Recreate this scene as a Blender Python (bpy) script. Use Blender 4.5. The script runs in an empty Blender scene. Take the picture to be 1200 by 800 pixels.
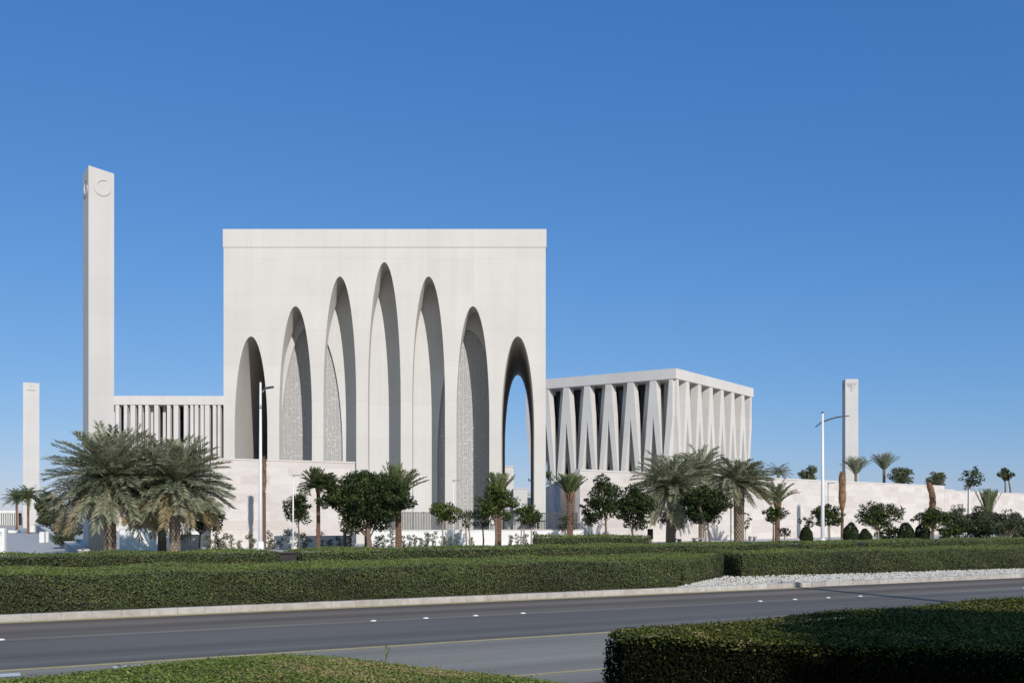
import bpy, math, random
import numpy as np
from math import radians as R, sin, cos, pi, sqrt, tan

SC = bpy.context.scene
COL = SC.collection
rng = np.random.default_rng(7)
random.seed(7)

# ------------------------------------------------------------------ camera numbers
F, CX, HY, H = 1200.0, 607.0, 605.0, 2.5      # focal length / principal point in photo pixels, eye height


def gx(px, Y):
    return (px - CX) * Y / F


def gz(py, Y):
    return H + (HY - py) * Y / F


# ------------------------------------------------------------------ helpers
class Buf:
    def __init__(s):
        s.v, s.f, s.m, s.t, s.s, s.n = [], [], [], [], [], 0

    def add(s, verts, faces, mat=0, tint=0.5, smooth=False):
        verts = np.asarray(verts, dtype=float).reshape(-1, 3)
        o = s.n
        s.v.append(verts)
        s.n += len(verts)
        for f in faces:
            s.f.append([i + o for i in f])
            s.m.append(mat)
            s.t.append(tint)
            s.s.append(smooth)
        return s

    def quads(s, q, tint, mat=0, smooth=False):
        q = np.asarray(q, dtype=float)
        n = len(q)
        o = s.n
        s.v.append(q.reshape(-1, 3))
        s.n += 4 * n
        s.f += (np.arange(4 * n).reshape(n, 4) + o).tolist()
        s.m += [mat] * n
        s.t += list(np.broadcast_to(np.asarray(tint, dtype=float), (n,)))
        s.s += [smooth] * n
        return s

    def box(s, x0, x1, y0, y1, z0, z1, mat=0, tint=0.5):
        v = [(x0, y0, z0), (x1, y0, z0), (x1, y1, z0), (x0, y1, z0), (x0, y0, z1), (x1, y0, z1), (x1, y1, z1), (x0, y1, z1)]
        return s.add(v, [(0, 3, 2, 1), (4, 5, 6, 7), (0, 1, 5, 4), (1, 2, 6, 5), (2, 3, 7, 6), (3, 0, 4, 7)], mat, tint)

    def bbox(s, x0, x1, y0, y1, z0, z1, b=0.02, mat=0):
        """box with chamfered edges"""
        xs, ys, zs = (x0, x1), (y0, y1), (z0, z1)
        V, idx = [], {}
        for i in (0, 1):
            for j in (0, 1):
                for k in (0, 1):
                    sx, sy, sz = (1 - 2 * i) * b, (1 - 2 * j) * b, (1 - 2 * k) * b
                    p = (xs[i], ys[j], zs[k])
                    for a in range(3):
                        d = [sx, sy, sz]
                        d[a] = 0
                        idx[(i, j, k, a)] = len(V)
                        V.append((p[0] + d[0], p[1] + d[1], p[2] + d[2]))
        Fc = []
        g = lambda i, j, k, a: idx[(i, j, k, a)]
        for i in (0, 1):
            q = [g(i, 0, 0, 0), g(i, 1, 0, 0), g(i, 1, 1, 0), g(i, 0, 1, 0)]
            Fc.append(q if i else q[::-1])
            q = [g(0, i, 0, 1), g(1, i, 0, 1), g(1, i, 1, 1), g(0, i, 1, 1)]
            Fc.append(q[::-1] if i else q)
            q = [g(0, 0, i, 2), g(1, 0, i, 2), g(1, 1, i, 2), g(0, 1, i, 2)]
            Fc.append(q if i else q[::-1])
        for i in (0, 1):
            for j in (0, 1):
                Fc.append([g(i, j, 0, 0), g(i, j, 1, 0), g(i, j, 1, 1), g(i, j, 0, 1)])
                Fc.append([g(i, 0, j, 0), g(i, 1, j, 0), g(i, 1, j, 2), g(i, 0, j, 2)])
                Fc.append([g(0, i, j, 1), g(1, i, j, 1), g(1, i, j, 2), g(0, i, j, 2)])
                for k in (0, 1):
                    Fc.append([g(i, j, k, 0), g(i, j, k, 1), g(i, j, k, 2)])
        return s.add(V, Fc, mat)

    def prism(s, poly, z0, z1, mat=0):
        n = len(poly)
        v = [(p[0], p[1], z0) for p in poly] + [(p[0], p[1], z1) for p in poly]
        f = [list(range(n))[::-1], list(range(n, 2 * n))]
        f += [(i, (i + 1) % n, n + (i + 1) % n, n + i) for i in range(n)]
        return s.add(v, f, mat)

    def extr(s, poly, fn, d0, d1, mat=0):
        """poly of (u, z) extruded from depth d0 to d1; fn(u, d, z) -> point"""
        n = len(poly)
        v = [fn(p[0], d0, p[1]) for p in poly] + [fn(p[0], d1, p[1]) for p in poly]
        f = [list(range(n)), list(range(n, 2 * n))[::-1]]
        f += [(i, n + i, n + (i + 1) % n, (i + 1) % n) for i in range(n)]
        return s.add(v, f, mat)

    def tube(s, pts, rad, n=8, mat=0, tint=0.5, cap=True, smooth=True):
        pts = np.asarray(pts, float)
        k = len(pts)
        rad = np.broadcast_to(np.asarray(rad, float), (k,))
        V = []
        for i in range(k):
            t = pts[min(i + 1, k - 1)] - pts[max(i - 1, 0)]
            t = t / (np.linalg.norm(t) + 1e-9)
            a = np.array([1.0, 0, 0]) if abs(t[2]) > 0.8 else np.array([0, 0, 1.0])
            x = np.cross(t, a)
            x /= np.linalg.norm(x)
            y = np.cross(t, x)
            for j in range(n):
                th = 2 * pi * j / n
                V.append(pts[i] + rad[i] * (cos(th) * x + sin(th) * y))
        Fc = [(i * n + j, i * n + (j + 1) % n, (i + 1) * n + (j + 1) % n, (i + 1) * n + j) for i in range(k - 1) for j in range(n)]
        s.add(V, Fc, mat, tint, smooth)
        if cap:
            o = s.n - k * n
            s.f += [[o + j for j in range(n)][::-1], [o + (k - 1) * n + j for j in range(n)]]
            s.m += [mat, mat]
            s.t += [tint, tint]
            s.s += [False, False]
        return s

    def build(s, name, mats, parent=None):
        me = bpy.data.meshes.new(name)
        V = np.concatenate(s.v)
        me.from_pydata(V.tolist(), [], s.f)
        mats = mats if isinstance(mats, (list, tuple)) else [mats]
        for m in mats:
            me.materials.append(m)
        if len(mats) > 1:
            me.polygons.foreach_set('material_index', np.array(s.m, dtype=np.int32))
        me.polygons.foreach_set('use_smooth', np.array(s.s, dtype=bool))
        at = me.attributes.new('tint', 'FLOAT', 'FACE')
        at.data.foreach_set('value', np.array(s.t, dtype=np.float32))
        me.update()
        o = bpy.data.objects.new(name, me)
        COL.objects.link(o)
        if parent is not None:
            o.parent = parent
        return o


def tag(o, label, cat, group=None, kind=None):
    if label:
        o['label'] = label
    if cat:
        o['category'] = cat
    if group:
        o['group'] = group
    if kind:
        o['kind'] = kind
    return o


def thing(name, label, cat, loc=(0, 0, 0), rz=0.0, group=None):
    o = bpy.data.objects.new(name, None)
    COL.objects.link(o)
    o.empty_display_size = 0.3
    o.location = loc
    o.rotation_euler = (0, 0, rz)
    return tag(o, label, cat, group)


def structure(o):
    o['kind'] = 'structure'
    return o


def copy_tree(o, loc, rz=0.0, scale=1.0, label=None):
    r = o.copy()
    COL.objects.link(r)
    r.location = loc
    r.rotation_euler = (0, 0, rz)
    r.scale = (scale,) * 3
    if label:
        r['label'] = label
    for ch in list(o.children):
        c = ch.copy()
        COL.objects.link(c)
        c.parent = r
        for g in list(ch.children):
            d = g.copy()
            COL.objects.link(d)
            d.parent = c
    return r


# ------------------------------------------------------------------ materials
class NT:
    def __init__(s, name):
        s.m = bpy.data.materials.new(name)
        s.m.use_nodes = True
        s.t = s.m.node_tree
        s.t.nodes.clear()
        s.out = s.n('ShaderNodeOutputMaterial')

    def n(s, typ, **kw):
        x = s.t.nodes.new(typ)
        for k, v in kw.items():
            setattr(x, k, v)
        return x

    def l(s, a, b):
        s.t.links.new(a, b)

    def noise(s, scale, detail=4, rough=0.55, vec=None):
        x = s.n('ShaderNodeTexNoise')
        x.inputs['Scale'].default_value = scale
        x.inputs['Detail'].default_value = detail
        x.inputs['Roughness'].default_value = rough
        if vec is not None:
            s.l(vec, x.inputs['Vector'])
        return x.outputs['Fac']

    def ramp(s, fac, stops):
        x = s.n('ShaderNodeValToRGB')
        cr = x.color_ramp
        while len(cr.elements) < len(stops):
            cr.elements.new(0.5)
        for e, (p, c) in zip(cr.elements, stops):
            e.position = p
            e.color = (*c, 1)
        s.l(fac, x.inputs['Fac'])
        return x.outputs['Color']

    def mix(s, fac, a, b, mode='MIX'):
        x = s.n('ShaderNodeMix', data_type='RGBA', blend_type=mode)
        for sock, v in ((x.inputs[0], fac), (x.inputs[6], a), (x.inputs[7], b)):
            if hasattr(v, 'default_value'):
                s.l(v, sock)
            elif isinstance(v, (int, float)):
                sock.default_value = v
            else:
                sock.default_value = (*v, 1)
        return x.outputs[2]

    def math(s, op, a, b=0.0):
        x = s.n('ShaderNodeMath', operation=op)
        for sock, v in ((x.inputs[0], a), (x.inputs[1], b)):
            if hasattr(v, 'default_value'):
                s.l(v, sock)
            else:
                sock.default_value = v
        return x.outputs[0]

    def coord(s, which='Object', scale=(1, 1, 1), rot=(0, 0, 0)):
        c = s.n('ShaderNodeTexCoord')
        mp = s.n('ShaderNodeMapping')
        mp.inputs['Scale'].default_value = scale
        mp.inputs['Rotation'].default_value = rot
        s.l(c.outputs[which], mp.inputs['Vector'])
        return mp.outputs['Vector']

    def pos(s, scale=(1, 1, 1), rot=(0, 0, 0)):
        c = s.n('ShaderNodeNewGeometry')
        mp = s.n('ShaderNodeMapping')
        mp.inputs['Scale'].default_value = scale
        mp.inputs['Rotation'].default_value = rot
        s.l(c.outputs['Position'], mp.inputs['Vector'])
        return mp.outputs['Vector']

    def xz(s, vec):
        a = s.n('ShaderNodeSeparateXYZ')
        s.l(vec, a.inputs[0])
        b = s.n('ShaderNodeCombineXYZ')
        s.l(a.outputs['X'], b.inputs['X'])
        s.l(a.outputs['Z'], b.inputs['Y'])
        return b.outputs[0]

    def bump(s, h, strength=0.3, dist=0.02):
        x = s.n('ShaderNodeBump')
        x.inputs['Strength'].default_value = strength
        x.inputs['Distance'].default_value = dist
        s.l(h, x.inputs['Height'])
        return x.outputs['Normal']

    def finish(s, color, rough=0.7, spec=0.3, normal=None, metal=0.0):
        p = s.n('ShaderNodeBsdfPrincipled')
        if hasattr(color, 'default_value'):
            s.l(color, p.inputs['Base Color'])
        else:
            p.inputs['Base Color'].default_value = (*color, 1)
        if hasattr(rough, 'default_value'):
            s.l(rough, p.inputs['Roughness'])
        else:
            p.inputs['Roughness'].default_value = rough
        p.inputs['Specular IOR Level'].default_value = spec
        p.inputs['Metallic'].default_value = metal
        if normal is not None:
            s.l(normal, p.inputs['Normal'])
        s.l(p.outputs[0], s.out.inputs['Surface'])
        return s.m


def mat_stone(name, c0, c1, bw=4.1, bh=3.3, joint=0.02, jdark=0.86, streak=0.035):
    """pale cast stone with faint panel joints, cloudy tone and vertical weathering"""
    t = NT(name)
    o = t.coord('Object')
    b = t.n('ShaderNodeTexBrick')
    b.offset = 0.0
    b.inputs['Scale'].default_value = 1.0
    b.inputs['Brick Width'].default_value = bw
    b.inputs['Row Height'].default_value = bh
    b.inputs['Mortar Size'].default_value = joint
    b.inputs['Mortar Smooth'].default_value = 0.2
    b.inputs['Color1'].default_value = (1, 1, 1, 1)
    b.inputs['Color2'].default_value = (0.952, 0.95, 0.947, 1)
    b.inputs['Mortar'].default_value = (jdark, jdark, jdark, 1)
    t.l(t.xz(o), b.inputs['Vector'])
    big = t.noise(0.16, 5, 0.6, o)
    c = t.ramp(big, [(0.3, c0), (0.72, c1)])
    c = t.mix(0.9, c, b.outputs['Color'], 'MULTIPLY')
    st = t.noise(1.0, 3, 0.6, t.coord('Object', (1.2, 1.2, 0.05)))
    s2 = t.ramp(st, [(0.35, (1 - streak,) * 3), (0.62, (1, 1, 1))])
    c = t.mix(1.0, c, s2, 'MULTIPLY')
    fine = t.noise(9, 6, 0.7, o)
    c = t.mix(1.0, c, t.ramp(fine, [(0.25, (0.95, 0.95, 0.95)), (0.75, (1, 1, 1))]), 'MULTIPLY')
    return t.finish(c, 0.9, 0.06, t.bump(t.noise(22, 4, 0.6, o), 0.08, 0.02))


M_stone = mat_stone('pale_cast_stone', (0.635, 0.602, 0.560), (0.705, 0.672, 0.628))
M_stone2 = mat_stone('warm_cast_stone', (0.64, 0.61, 0.58), (0.70, 0.67, 0.635), 3.0, 2.4)
M_inner = mat_stone('inner_cast_stone', (0.635, 0.622, 0.602), (0.70, 0.69, 0.672), 4.1, 3.3)
M_minaret = mat_stone('minaret_stone', (0.57, 0.55, 0.53), (0.63, 0.61, 0.59), 50, 2.6, 0.015, 0.95, 0.04)


def mat_travertine():
    t = NT('travertine_blocks')
    o = t.coord('Object')
    b = t.n('ShaderNodeTexBrick')
    b.offset = 0.37
    b.inputs['Scale'].default_value = 1.0
    b.inputs['Brick Width'].default_value = 2.3
    b.inputs['Row Height'].default_value = 0.72
    b.inputs['Mortar Size'].default_value = 0.012
    b.inputs['Bias'].default_value = 0.1
    b.inputs['Color1'].default_value = (0.715, 0.665, 0.628, 1)
    b.inputs['Color2'].default_value = (0.615, 0.555, 0.522, 1)
    b.inputs['Mortar'].default_value = (0.58, 0.53, 0.50, 1)
    t.l(t.xz(o), b.inputs['Vector'])
    v = t.noise(0.7, 6, 0.65, t.coord('Object', (0.55, 0.55, 1.8)))
    c = t.mix(0.85, b.outputs['Color'], t.ramp(v, [(0.3, (0.88, 0.855, 0.85)), (0.52, (1, 1, 1)), (0.8, (1.0, 0.97, 0.945))]), 'MULTIPLY')
    v2 = t.noise(5, 5, 0.7, t.coord('Object', (0.5, 0.5, 2.6)))
    c = t.mix(0.6, c, t.ramp(v2, [(0.3, (0.92, 0.91, 0.9)), (0.65, (1, 1, 1))]), 'MULTIPLY')
    return t.finish(c, 0.9, 0.06, t.bump(v2, 0.15, 0.02))


M_trav = mat_travertine()


def simple(name, c0, c1, scale=3.0, rough=0.6, spec=0.3, metal=0.0, bump=0.0):
    t = NT(name)
    o = t.coord('Object')
    f = t.noise(scale, 5, 0.6, o)
    c = t.ramp(f, [(0.3, c0), (0.7, c1)])
    return t.finish(c, rough, spec, t.bump(f, bump, 0.02) if bump else None, metal)


M_white = simple('white_painted_plaster', (0.70, 0.69, 0.66), (0.78, 0.77, 0.75), 1.5, 0.7)
M_paving = simple('grey_paving', (0.46, 0.445, 0.43), (0.54, 0.52, 0.50), 0.6, 0.75)
M_greywall = simple('grey_concrete', (0.33, 0.335, 0.34), (0.40, 0.40, 0.41), 0.9, 0.8)
M_polewhite = simple('white_pole_paint', (0.74, 0.74, 0.74), (0.80, 0.80, 0.80), 6, 0.4, 0.5)
M_polegrey = simple('grey_galvanised', (0.30, 0.31, 0.32), (0.38, 0.39, 0.40), 8, 0.45, 0.5)
M_darkmetal = simple('dark_metal', (0.035, 0.037, 0.04), (0.06, 0.06, 0.065), 8, 0.5, 0.5)
M_bronze = simple('dark_bronze', (0.02, 0.018, 0.017), (0.04, 0.036, 0.034), 3, 0.4, 0.5)
M_fence = simple('grey_fence', (0.16, 0.15, 0.145), (0.22, 0.21, 0.205), 2, 0.6)
M_wood = simple('weathered_timber', (0.20, 0.115, 0.07), (0.30, 0.18, 0.11), 6, 0.7)
M_brownsign = simple('brown_sign', (0.035, 0.018, 0.012), (0.05, 0.028, 0.02), 5, 0.5)
M_cabinet = simple('cabinet_grey', (0.55, 0.56, 0.54), (0.62, 0.62, 0.60), 4, 0.5)
M_emblem = simple('relief_stone', (0.46, 0.445, 0.43), (0.54, 0.525, 0.51), 2, 0.9, 0.06)
M_soil = simple('bare_soil', (0.13, 0.085, 0.06), (0.24, 0.16, 0.11), 5, 0.95, 0.1, 0, 0.5)
M_ground = simple('sandy_ground', (0.52, 0.45, 0.36), (0.62, 0.54, 0.44), 0.3, 0.95, 0.1)
M_kerbjoint = simple('kerb_joint', (0.22, 0.20, 0.18), (0.30, 0.27, 0.25), 9, 0.9)
M_yellow = simple('worn_yellow_paint', (0.44, 0.35, 0.15), (0.58, 0.48, 0.24), 3.5, 0.7)
M_paint = simple('white_road_paint', (0.58, 0.58, 0.57), (0.72, 0.72, 0.71), 4, 0.7)
M_stud = simple('white_stud', (0.75, 0.75, 0.74), (0.85, 0.85, 0.84), 20, 0.5)
M_hessian = simple('hessian_wrap', (0.15, 0.08, 0.045), (0.32, 0.19, 0.115), 4, 0.95, 0.1, 0, 0.8)
M_redbark = simple('red_palm_bark', (0.17, 0.075, 0.045), (0.30, 0.14, 0.085), 9, 0.95, 0.1, 0, 0.8)
M_bark = simple('grey_brown_bark', (0.13, 0.09, 0.065), (0.24, 0.18, 0.135), 14, 0.95, 0.1, 0, 0.8)
M_palebark = simple('pale_bark', (0.26, 0.20, 0.155), (0.38, 0.31, 0.25), 14, 0.95, 0.1, 0, 0.6)


def mat_glass():
    t = NT('dark_blue_glazing')
    return t.finish((0.012, 0.018, 0.035), 0.08, 0.6)


M_glass = mat_glass()


def mat_tint(name, stops, rough=0.55, spec=0.3, transl=0.0, var=True):
    """colour by the face attribute 'tint'"""
    t = NT(name)
    a = t.n('ShaderNodeAttribute', attribute_name='tint')
    f = a.outputs['Fac']
    c = t.ramp(f, stops)
    if var:
        nz = t.noise(0.8, 4, 0.6, t.pos())
        c = t.mix(0.8, c, t.ramp(nz, [(0.32, (0.72, 0.70, 0.66)), (0.7, (1.0, 1.0, 1.0))]), 'MULTIPLY')
    m = t.finish(c, rough, spec)
    if transl:
        p = [n for n in t.t.nodes if n.type == 'BSDF_PRINCIPLED'][0]
        tr = t.n('ShaderNodeBsdfTranslucent')
        t.l(c, tr.inputs['Color'])
        mx = t.n('ShaderNodeMixShader')
        mx.inputs[0].default_value = transl
        t.l(p.outputs[0], mx.inputs[1])
        t.l(tr.outputs[0], mx.inputs[2])
        t.l(mx.outputs[0], t.out.inputs['Surface'])
    return m


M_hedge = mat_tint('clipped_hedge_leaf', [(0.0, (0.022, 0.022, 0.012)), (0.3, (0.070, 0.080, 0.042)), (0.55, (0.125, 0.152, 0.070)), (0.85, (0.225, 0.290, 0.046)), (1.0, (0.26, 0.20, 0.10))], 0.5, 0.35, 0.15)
M_hedgenear = mat_tint('glossy_hedge_leaf', [(0.0, (0.006, 0.007, 0.003)), (0.3, (0.014, 0.017, 0.006)), (0.6, (0.062, 0.076, 0.015)), (0.85, (0.15, 0.172, 0.030)), (1.0, (0.34, 0.25, 0.13))], 0.6, 0.07, 0.12)  # leaf colours darkened to deepen the shade on the near hedge
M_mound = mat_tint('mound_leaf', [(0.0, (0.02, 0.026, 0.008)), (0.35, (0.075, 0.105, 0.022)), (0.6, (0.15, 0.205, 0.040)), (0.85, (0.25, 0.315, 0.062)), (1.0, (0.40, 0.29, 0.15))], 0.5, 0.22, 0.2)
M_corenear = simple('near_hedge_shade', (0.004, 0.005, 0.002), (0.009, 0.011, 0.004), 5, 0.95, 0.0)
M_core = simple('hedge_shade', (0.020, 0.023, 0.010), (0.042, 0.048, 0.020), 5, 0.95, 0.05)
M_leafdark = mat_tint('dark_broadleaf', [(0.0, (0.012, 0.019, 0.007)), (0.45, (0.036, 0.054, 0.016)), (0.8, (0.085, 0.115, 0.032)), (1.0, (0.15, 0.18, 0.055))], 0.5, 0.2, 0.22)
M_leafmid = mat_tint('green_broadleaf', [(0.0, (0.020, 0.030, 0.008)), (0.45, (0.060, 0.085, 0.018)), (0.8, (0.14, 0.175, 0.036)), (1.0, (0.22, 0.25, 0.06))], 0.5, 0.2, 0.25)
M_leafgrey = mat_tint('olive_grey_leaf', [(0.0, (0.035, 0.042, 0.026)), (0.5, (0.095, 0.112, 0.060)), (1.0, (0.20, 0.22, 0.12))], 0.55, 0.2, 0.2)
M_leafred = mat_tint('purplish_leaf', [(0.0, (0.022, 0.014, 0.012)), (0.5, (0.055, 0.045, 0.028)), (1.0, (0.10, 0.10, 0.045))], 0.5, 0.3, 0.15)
M_frond = mat_tint('date_palm_frond', [(0.0, (0.052, 0.060, 0.034)), (0.35, (0.195, 0.215, 0.130)), (0.65, (0.37, 0.38, 0.255)), (0.85, (0.32, 0.275, 0.16)), (1.0, (0.35, 0.245, 0.12))], 0.5, 0.25, 0.22, False)
M_frondgreen = mat_tint('young_palm_frond', [(0.0, (0.028, 0.040, 0.013)), (0.5, (0.105, 0.135, 0.050)), (0.8, (0.21, 0.24, 0.11)), (1.0, (0.32, 0.25, 0.12))], 0.5, 0.25, 0.2, False)
M_palmtrunk = mat_tint('palm_trunk_scales', [(0.0, (0.085, 0.065, 0.048)), (0.45, (0.20, 0.16, 0.12)), (1.0, (0.36, 0.30, 0.235))], 0.9, 0.1, 0, False)
M_redtrunk = mat_tint('red_palm_trunk_scales', [(0.0, (0.05, 0.03, 0.022)), (0.45, (0.17, 0.10, 0.068)), (1.0, (0.34, 0.21, 0.145))], 0.9, 0.1, 0, False)
M_gravel = mat_tint('white_gravel', [(0.0, (0.24, 0.21, 0.175)), (0.5, (0.47, 0.43, 0.375)), (1.0, (0.72, 0.69, 0.64))], 0.8, 0.2, 0, False)


def mat_asphalt(name, base, ang, bands=None):
    t = NT(name)
    rp0 = t.pos((1, 1, 1), (0, 0, -ang))

    def rot_pos(sc):
        mp = t.n('ShaderNodeMapping')
        mp.inputs['Scale'].default_value = sc
        t.l(rp0, mp.inputs['Vector'])
        return mp.outputs['Vector']
    st = t.noise(1.0, 4, 0.6, rot_pos((0.015, 1.1, 1)))
    c = t.ramp(st, [(0.34, tuple(0.84 * x for x in base)), (0.5, base), (0.66, tuple(1.20 * x for x in base))])
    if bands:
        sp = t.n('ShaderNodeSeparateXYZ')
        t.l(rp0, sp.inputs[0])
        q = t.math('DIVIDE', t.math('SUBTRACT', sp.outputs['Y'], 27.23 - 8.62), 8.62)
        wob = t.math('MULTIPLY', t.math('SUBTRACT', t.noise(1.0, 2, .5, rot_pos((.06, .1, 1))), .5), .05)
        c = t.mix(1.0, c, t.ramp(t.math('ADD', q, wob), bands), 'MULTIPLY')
    pt = t.noise(0.35, 5, 0.6, rot_pos((0.2, 1, 1)))
    c = t.mix(0.7, c, t.ramp(pt, [(0.33, (0.80, 0.79, 0.80)), (0.66, (1.10, 1.09, 1.07))]), 'MULTIPLY')
    g = t.noise(38, 3, 0.7, t.pos())
    c = t.mix(0.8, c, t.ramp(g, [(0.35, (0.70, 0.70, 0.70)), (0.68, (1.28, 1.28, 1.28))]), 'MULTIPLY')
    sp_ = t.noise(7, 2, 0.5, t.pos())
    c = t.mix(t.ramp(sp_, [(0.70, (0, 0, 0)), (0.74, (.35, .35, .35))]), c, (0.05, 0.05, 0.052))
    return t.finish(c, 0.85, 0.12, t.bump(t.noise(80, 2, 0.6, t.pos()), 0.4, 0.006))


def mat_kerb():
    t = NT('kerb_concrete')
    a = t.n('ShaderNodeAttribute', attribute_name='tint')
    c = t.ramp(a.outputs['Fac'], [(0, (0.36, 0.32, 0.295)), (0.5, (0.45, 0.42, 0.395)), (1, (0.51, 0.49, 0.465))])
    v = t.noise(4, 6, 0.65, t.pos())
    c = t.mix(0.9, c, t.ramp(v, [(0.3, (0.72, 0.66, 0.60)), (0.62, (1, 1, 1))]), 'MULTIPLY')
    return t.finish(c, 0.85, 0.2, t.bump(v, 0.2, 0.02))


def mat_screen():
    """carved geometric screen: star-and-cell relief made of two voronoi fields"""
    t = NT('carved_lattice_screen')
    xz = t.xz(t.coord('Object'))
    mp = t.n('ShaderNodeMapping')
    mp.inputs['Rotation'].default_value = (0, 0, 0)
    t.l(xz, mp.inputs['Vector'])
    v = t.n('ShaderNodeTexVoronoi', feature='DISTANCE_TO_EDGE')
    v.inputs['Scale'].default_value = 2.6
    v.inputs['Randomness'].default_value = 0.10
    t.l(mp.outputs[0], v.inputs['Vector'])
    mp2 = t.n('ShaderNodeMapping')
    mp2.inputs['Rotation'].default_value = (0, 0, R(45))
    t.l(xz, mp2.inputs['Vector'])
    v2 = t.n('ShaderNodeTexVoronoi', feature='DISTANCE_TO_EDGE')
    v2.inputs['Scale'].default_value = 6.0
    v2.inputs['Randomness'].default_value = 0.55
    t.l(mp2.outputs[0], v2.inputs['Vector'])
    a = t.math('LESS_THAN', v.outputs['Distance'], 0.07)
    b = t.math('LESS_THAN', v2.outputs['Distance'], 0.085)
    m = t.math('MAXIMUM', a, b)
    v3 = t.n('ShaderNodeTexVoronoi', feature='F1')
    v3.inputs['Scale'].default_value = 2.6
    v3.inputs['Randomness'].default_value = 0.10
    t.l(mp.outputs[0], v3.inputs['Vector'])
    star = t.math('LESS_THAN', v3.outputs['Distance'], 0.16)
    m = t.math('MAXIMUM', m, star)
    c = t.mix(m, (0.36, 0.355, 0.35), (0.54, 0.53, 0.515))
    return t.finish(c, 0.7, 0.25, t.bump(m, 0.8, 0.05))


M_screen = mat_screen()
M_kerb = mat_kerb()

# ------------------------------------------------------------------ road frame
K0 = np.array([-0.18, 30.8])
U = np.array([0.8813, 0.4726])
N = np.array([-0.4726, 0.8813])
RANG = math.atan2(U[1], U[0])


def rd(p, q):
    w = K0 + p * U + q * N
    return (float(w[0]), float(w[1]))


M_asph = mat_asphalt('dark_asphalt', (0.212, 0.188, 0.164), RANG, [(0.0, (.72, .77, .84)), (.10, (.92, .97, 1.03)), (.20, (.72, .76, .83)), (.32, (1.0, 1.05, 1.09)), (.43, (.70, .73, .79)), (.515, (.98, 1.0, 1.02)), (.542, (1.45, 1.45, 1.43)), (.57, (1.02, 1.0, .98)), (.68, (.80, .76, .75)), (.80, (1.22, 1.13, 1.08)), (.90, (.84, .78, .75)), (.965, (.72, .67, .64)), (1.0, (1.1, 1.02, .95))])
M_asph2 = mat_asphalt('light_asphalt', (0.30, 0.275, 0.245), RANG)


def sheet(name, poly, z, mat):
    b = Buf()
    b.add([(p[0], p[1], z) for p in poly], [list(range(len(poly)))])
    return structure(b.build(name, mat))


def strip(name, p0, p1, q0, q1, z, mat):
    return sheet(name, [rd(p0, q0), rd(p1, q0), rd(p1, q1), rd(p0, q1)], z, mat)


G = 4000
sheet('ground', [(-G, -300), (G, -300), (G, G), (-G, G)], -0.012, M_ground)
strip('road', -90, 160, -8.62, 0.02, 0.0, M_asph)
strip('turning_lane', -90, 160, -14.2, -8.62, 0.0, M_asph2)
strip('verge', -90, 160, 0.20, 13.5, 0.10, M_soil)
strip('median', -90, 160, -26, -14.2, 0.02, M_soil)
sheet('plaza', [(-120, 46), (-20, 46), (140, 130), (140, 230), (-120, 420)], -0.004, M_paving)

# markings
strip('edge_line', -60, 12.0, -0.42, -0.05, 0.004, M_yellow)
strip('edge_line', -60, 90, -8.74, -8.54, 0.004, M_yellow)
strip('edge_line', -60, 90, -13.12, -13.0, 0.004, M_yellow)
strip('give_way_edge', 2.0, 60, -9.22, -9.08, 0.004, M_paint)
b = Buf()


def p_at(px, q):
    k = (px - CX) / F
    a = K0 + q * N
    return (k * a[1] - a[0]) / (U[0] - k * U[1])


for xa, xb in ((-14, 24), (133, 183)):
    pa, pb = p_at(xa, -9.2), p_at(xb, -9.2)
    b.add([(*rd(pa, -9.35), .004), (*rd(pb, -9.35), .004), (*rd(pb, -8.98), .004), (*rd(pa, -8.98), .004)], [(0, 1, 2, 3)])
structure(b.build('give_way_line', M_paint))

# kerb stones (one run of stones with dirty joints)
b = Buf()
p = -60.0
while p < 110:
    ln = 0.68
    x0, y0 = rd(p, 0)
    lo = []
    for (pp, q, z) in [(0, 0, 0), (0, 0, .13), (0, .035, .165), (0, .20, .165), (0, .20, 0)]:
        lo.append((*rd(p + 0.006, q), z))
    hi = [(*rd(p + ln - 0.006, q), z) for (pp, q, z) in [(0, 0, 0), (0, 0, .13), (0, .035, .165), (0, .20, .165), (0, .20, 0)]]
    dz = rng.normal(0, .0025)
    V = [(a[0], a[1], a[2] + (dz if a[2] > 0 else 0)) for a in lo + hi]
    b.add(V, [(0, 5, 6, 1), (1, 6, 7, 2), (2, 7, 8, 3), (3, 8, 9, 4), (0, 1, 2, 3, 4), (9, 8, 7, 6, 5)], 0, float(np.clip(rng.normal(.6, .22), 0, 1)))
    b.add([(*rd(p + ln - .006, .008), 0), (*rd(p + ln + .006, .008), 0), (*rd(p + ln + .006, .008), .15), (*rd(p + ln - .006, .008), .15)], [(0, 1, 2, 3)], 1)
    b.add([(*rd(p + ln - .006, .03), .158), (*rd(p + ln + .006, .03), .158), (*rd(p + ln + .006, .2), .158), (*rd(p + ln - .006, .2), .158)], [(0, 1, 2, 3)], 1)
    p += ln
structure(b.build('kerb', [M_kerb, M_kerbjoint]))

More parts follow.
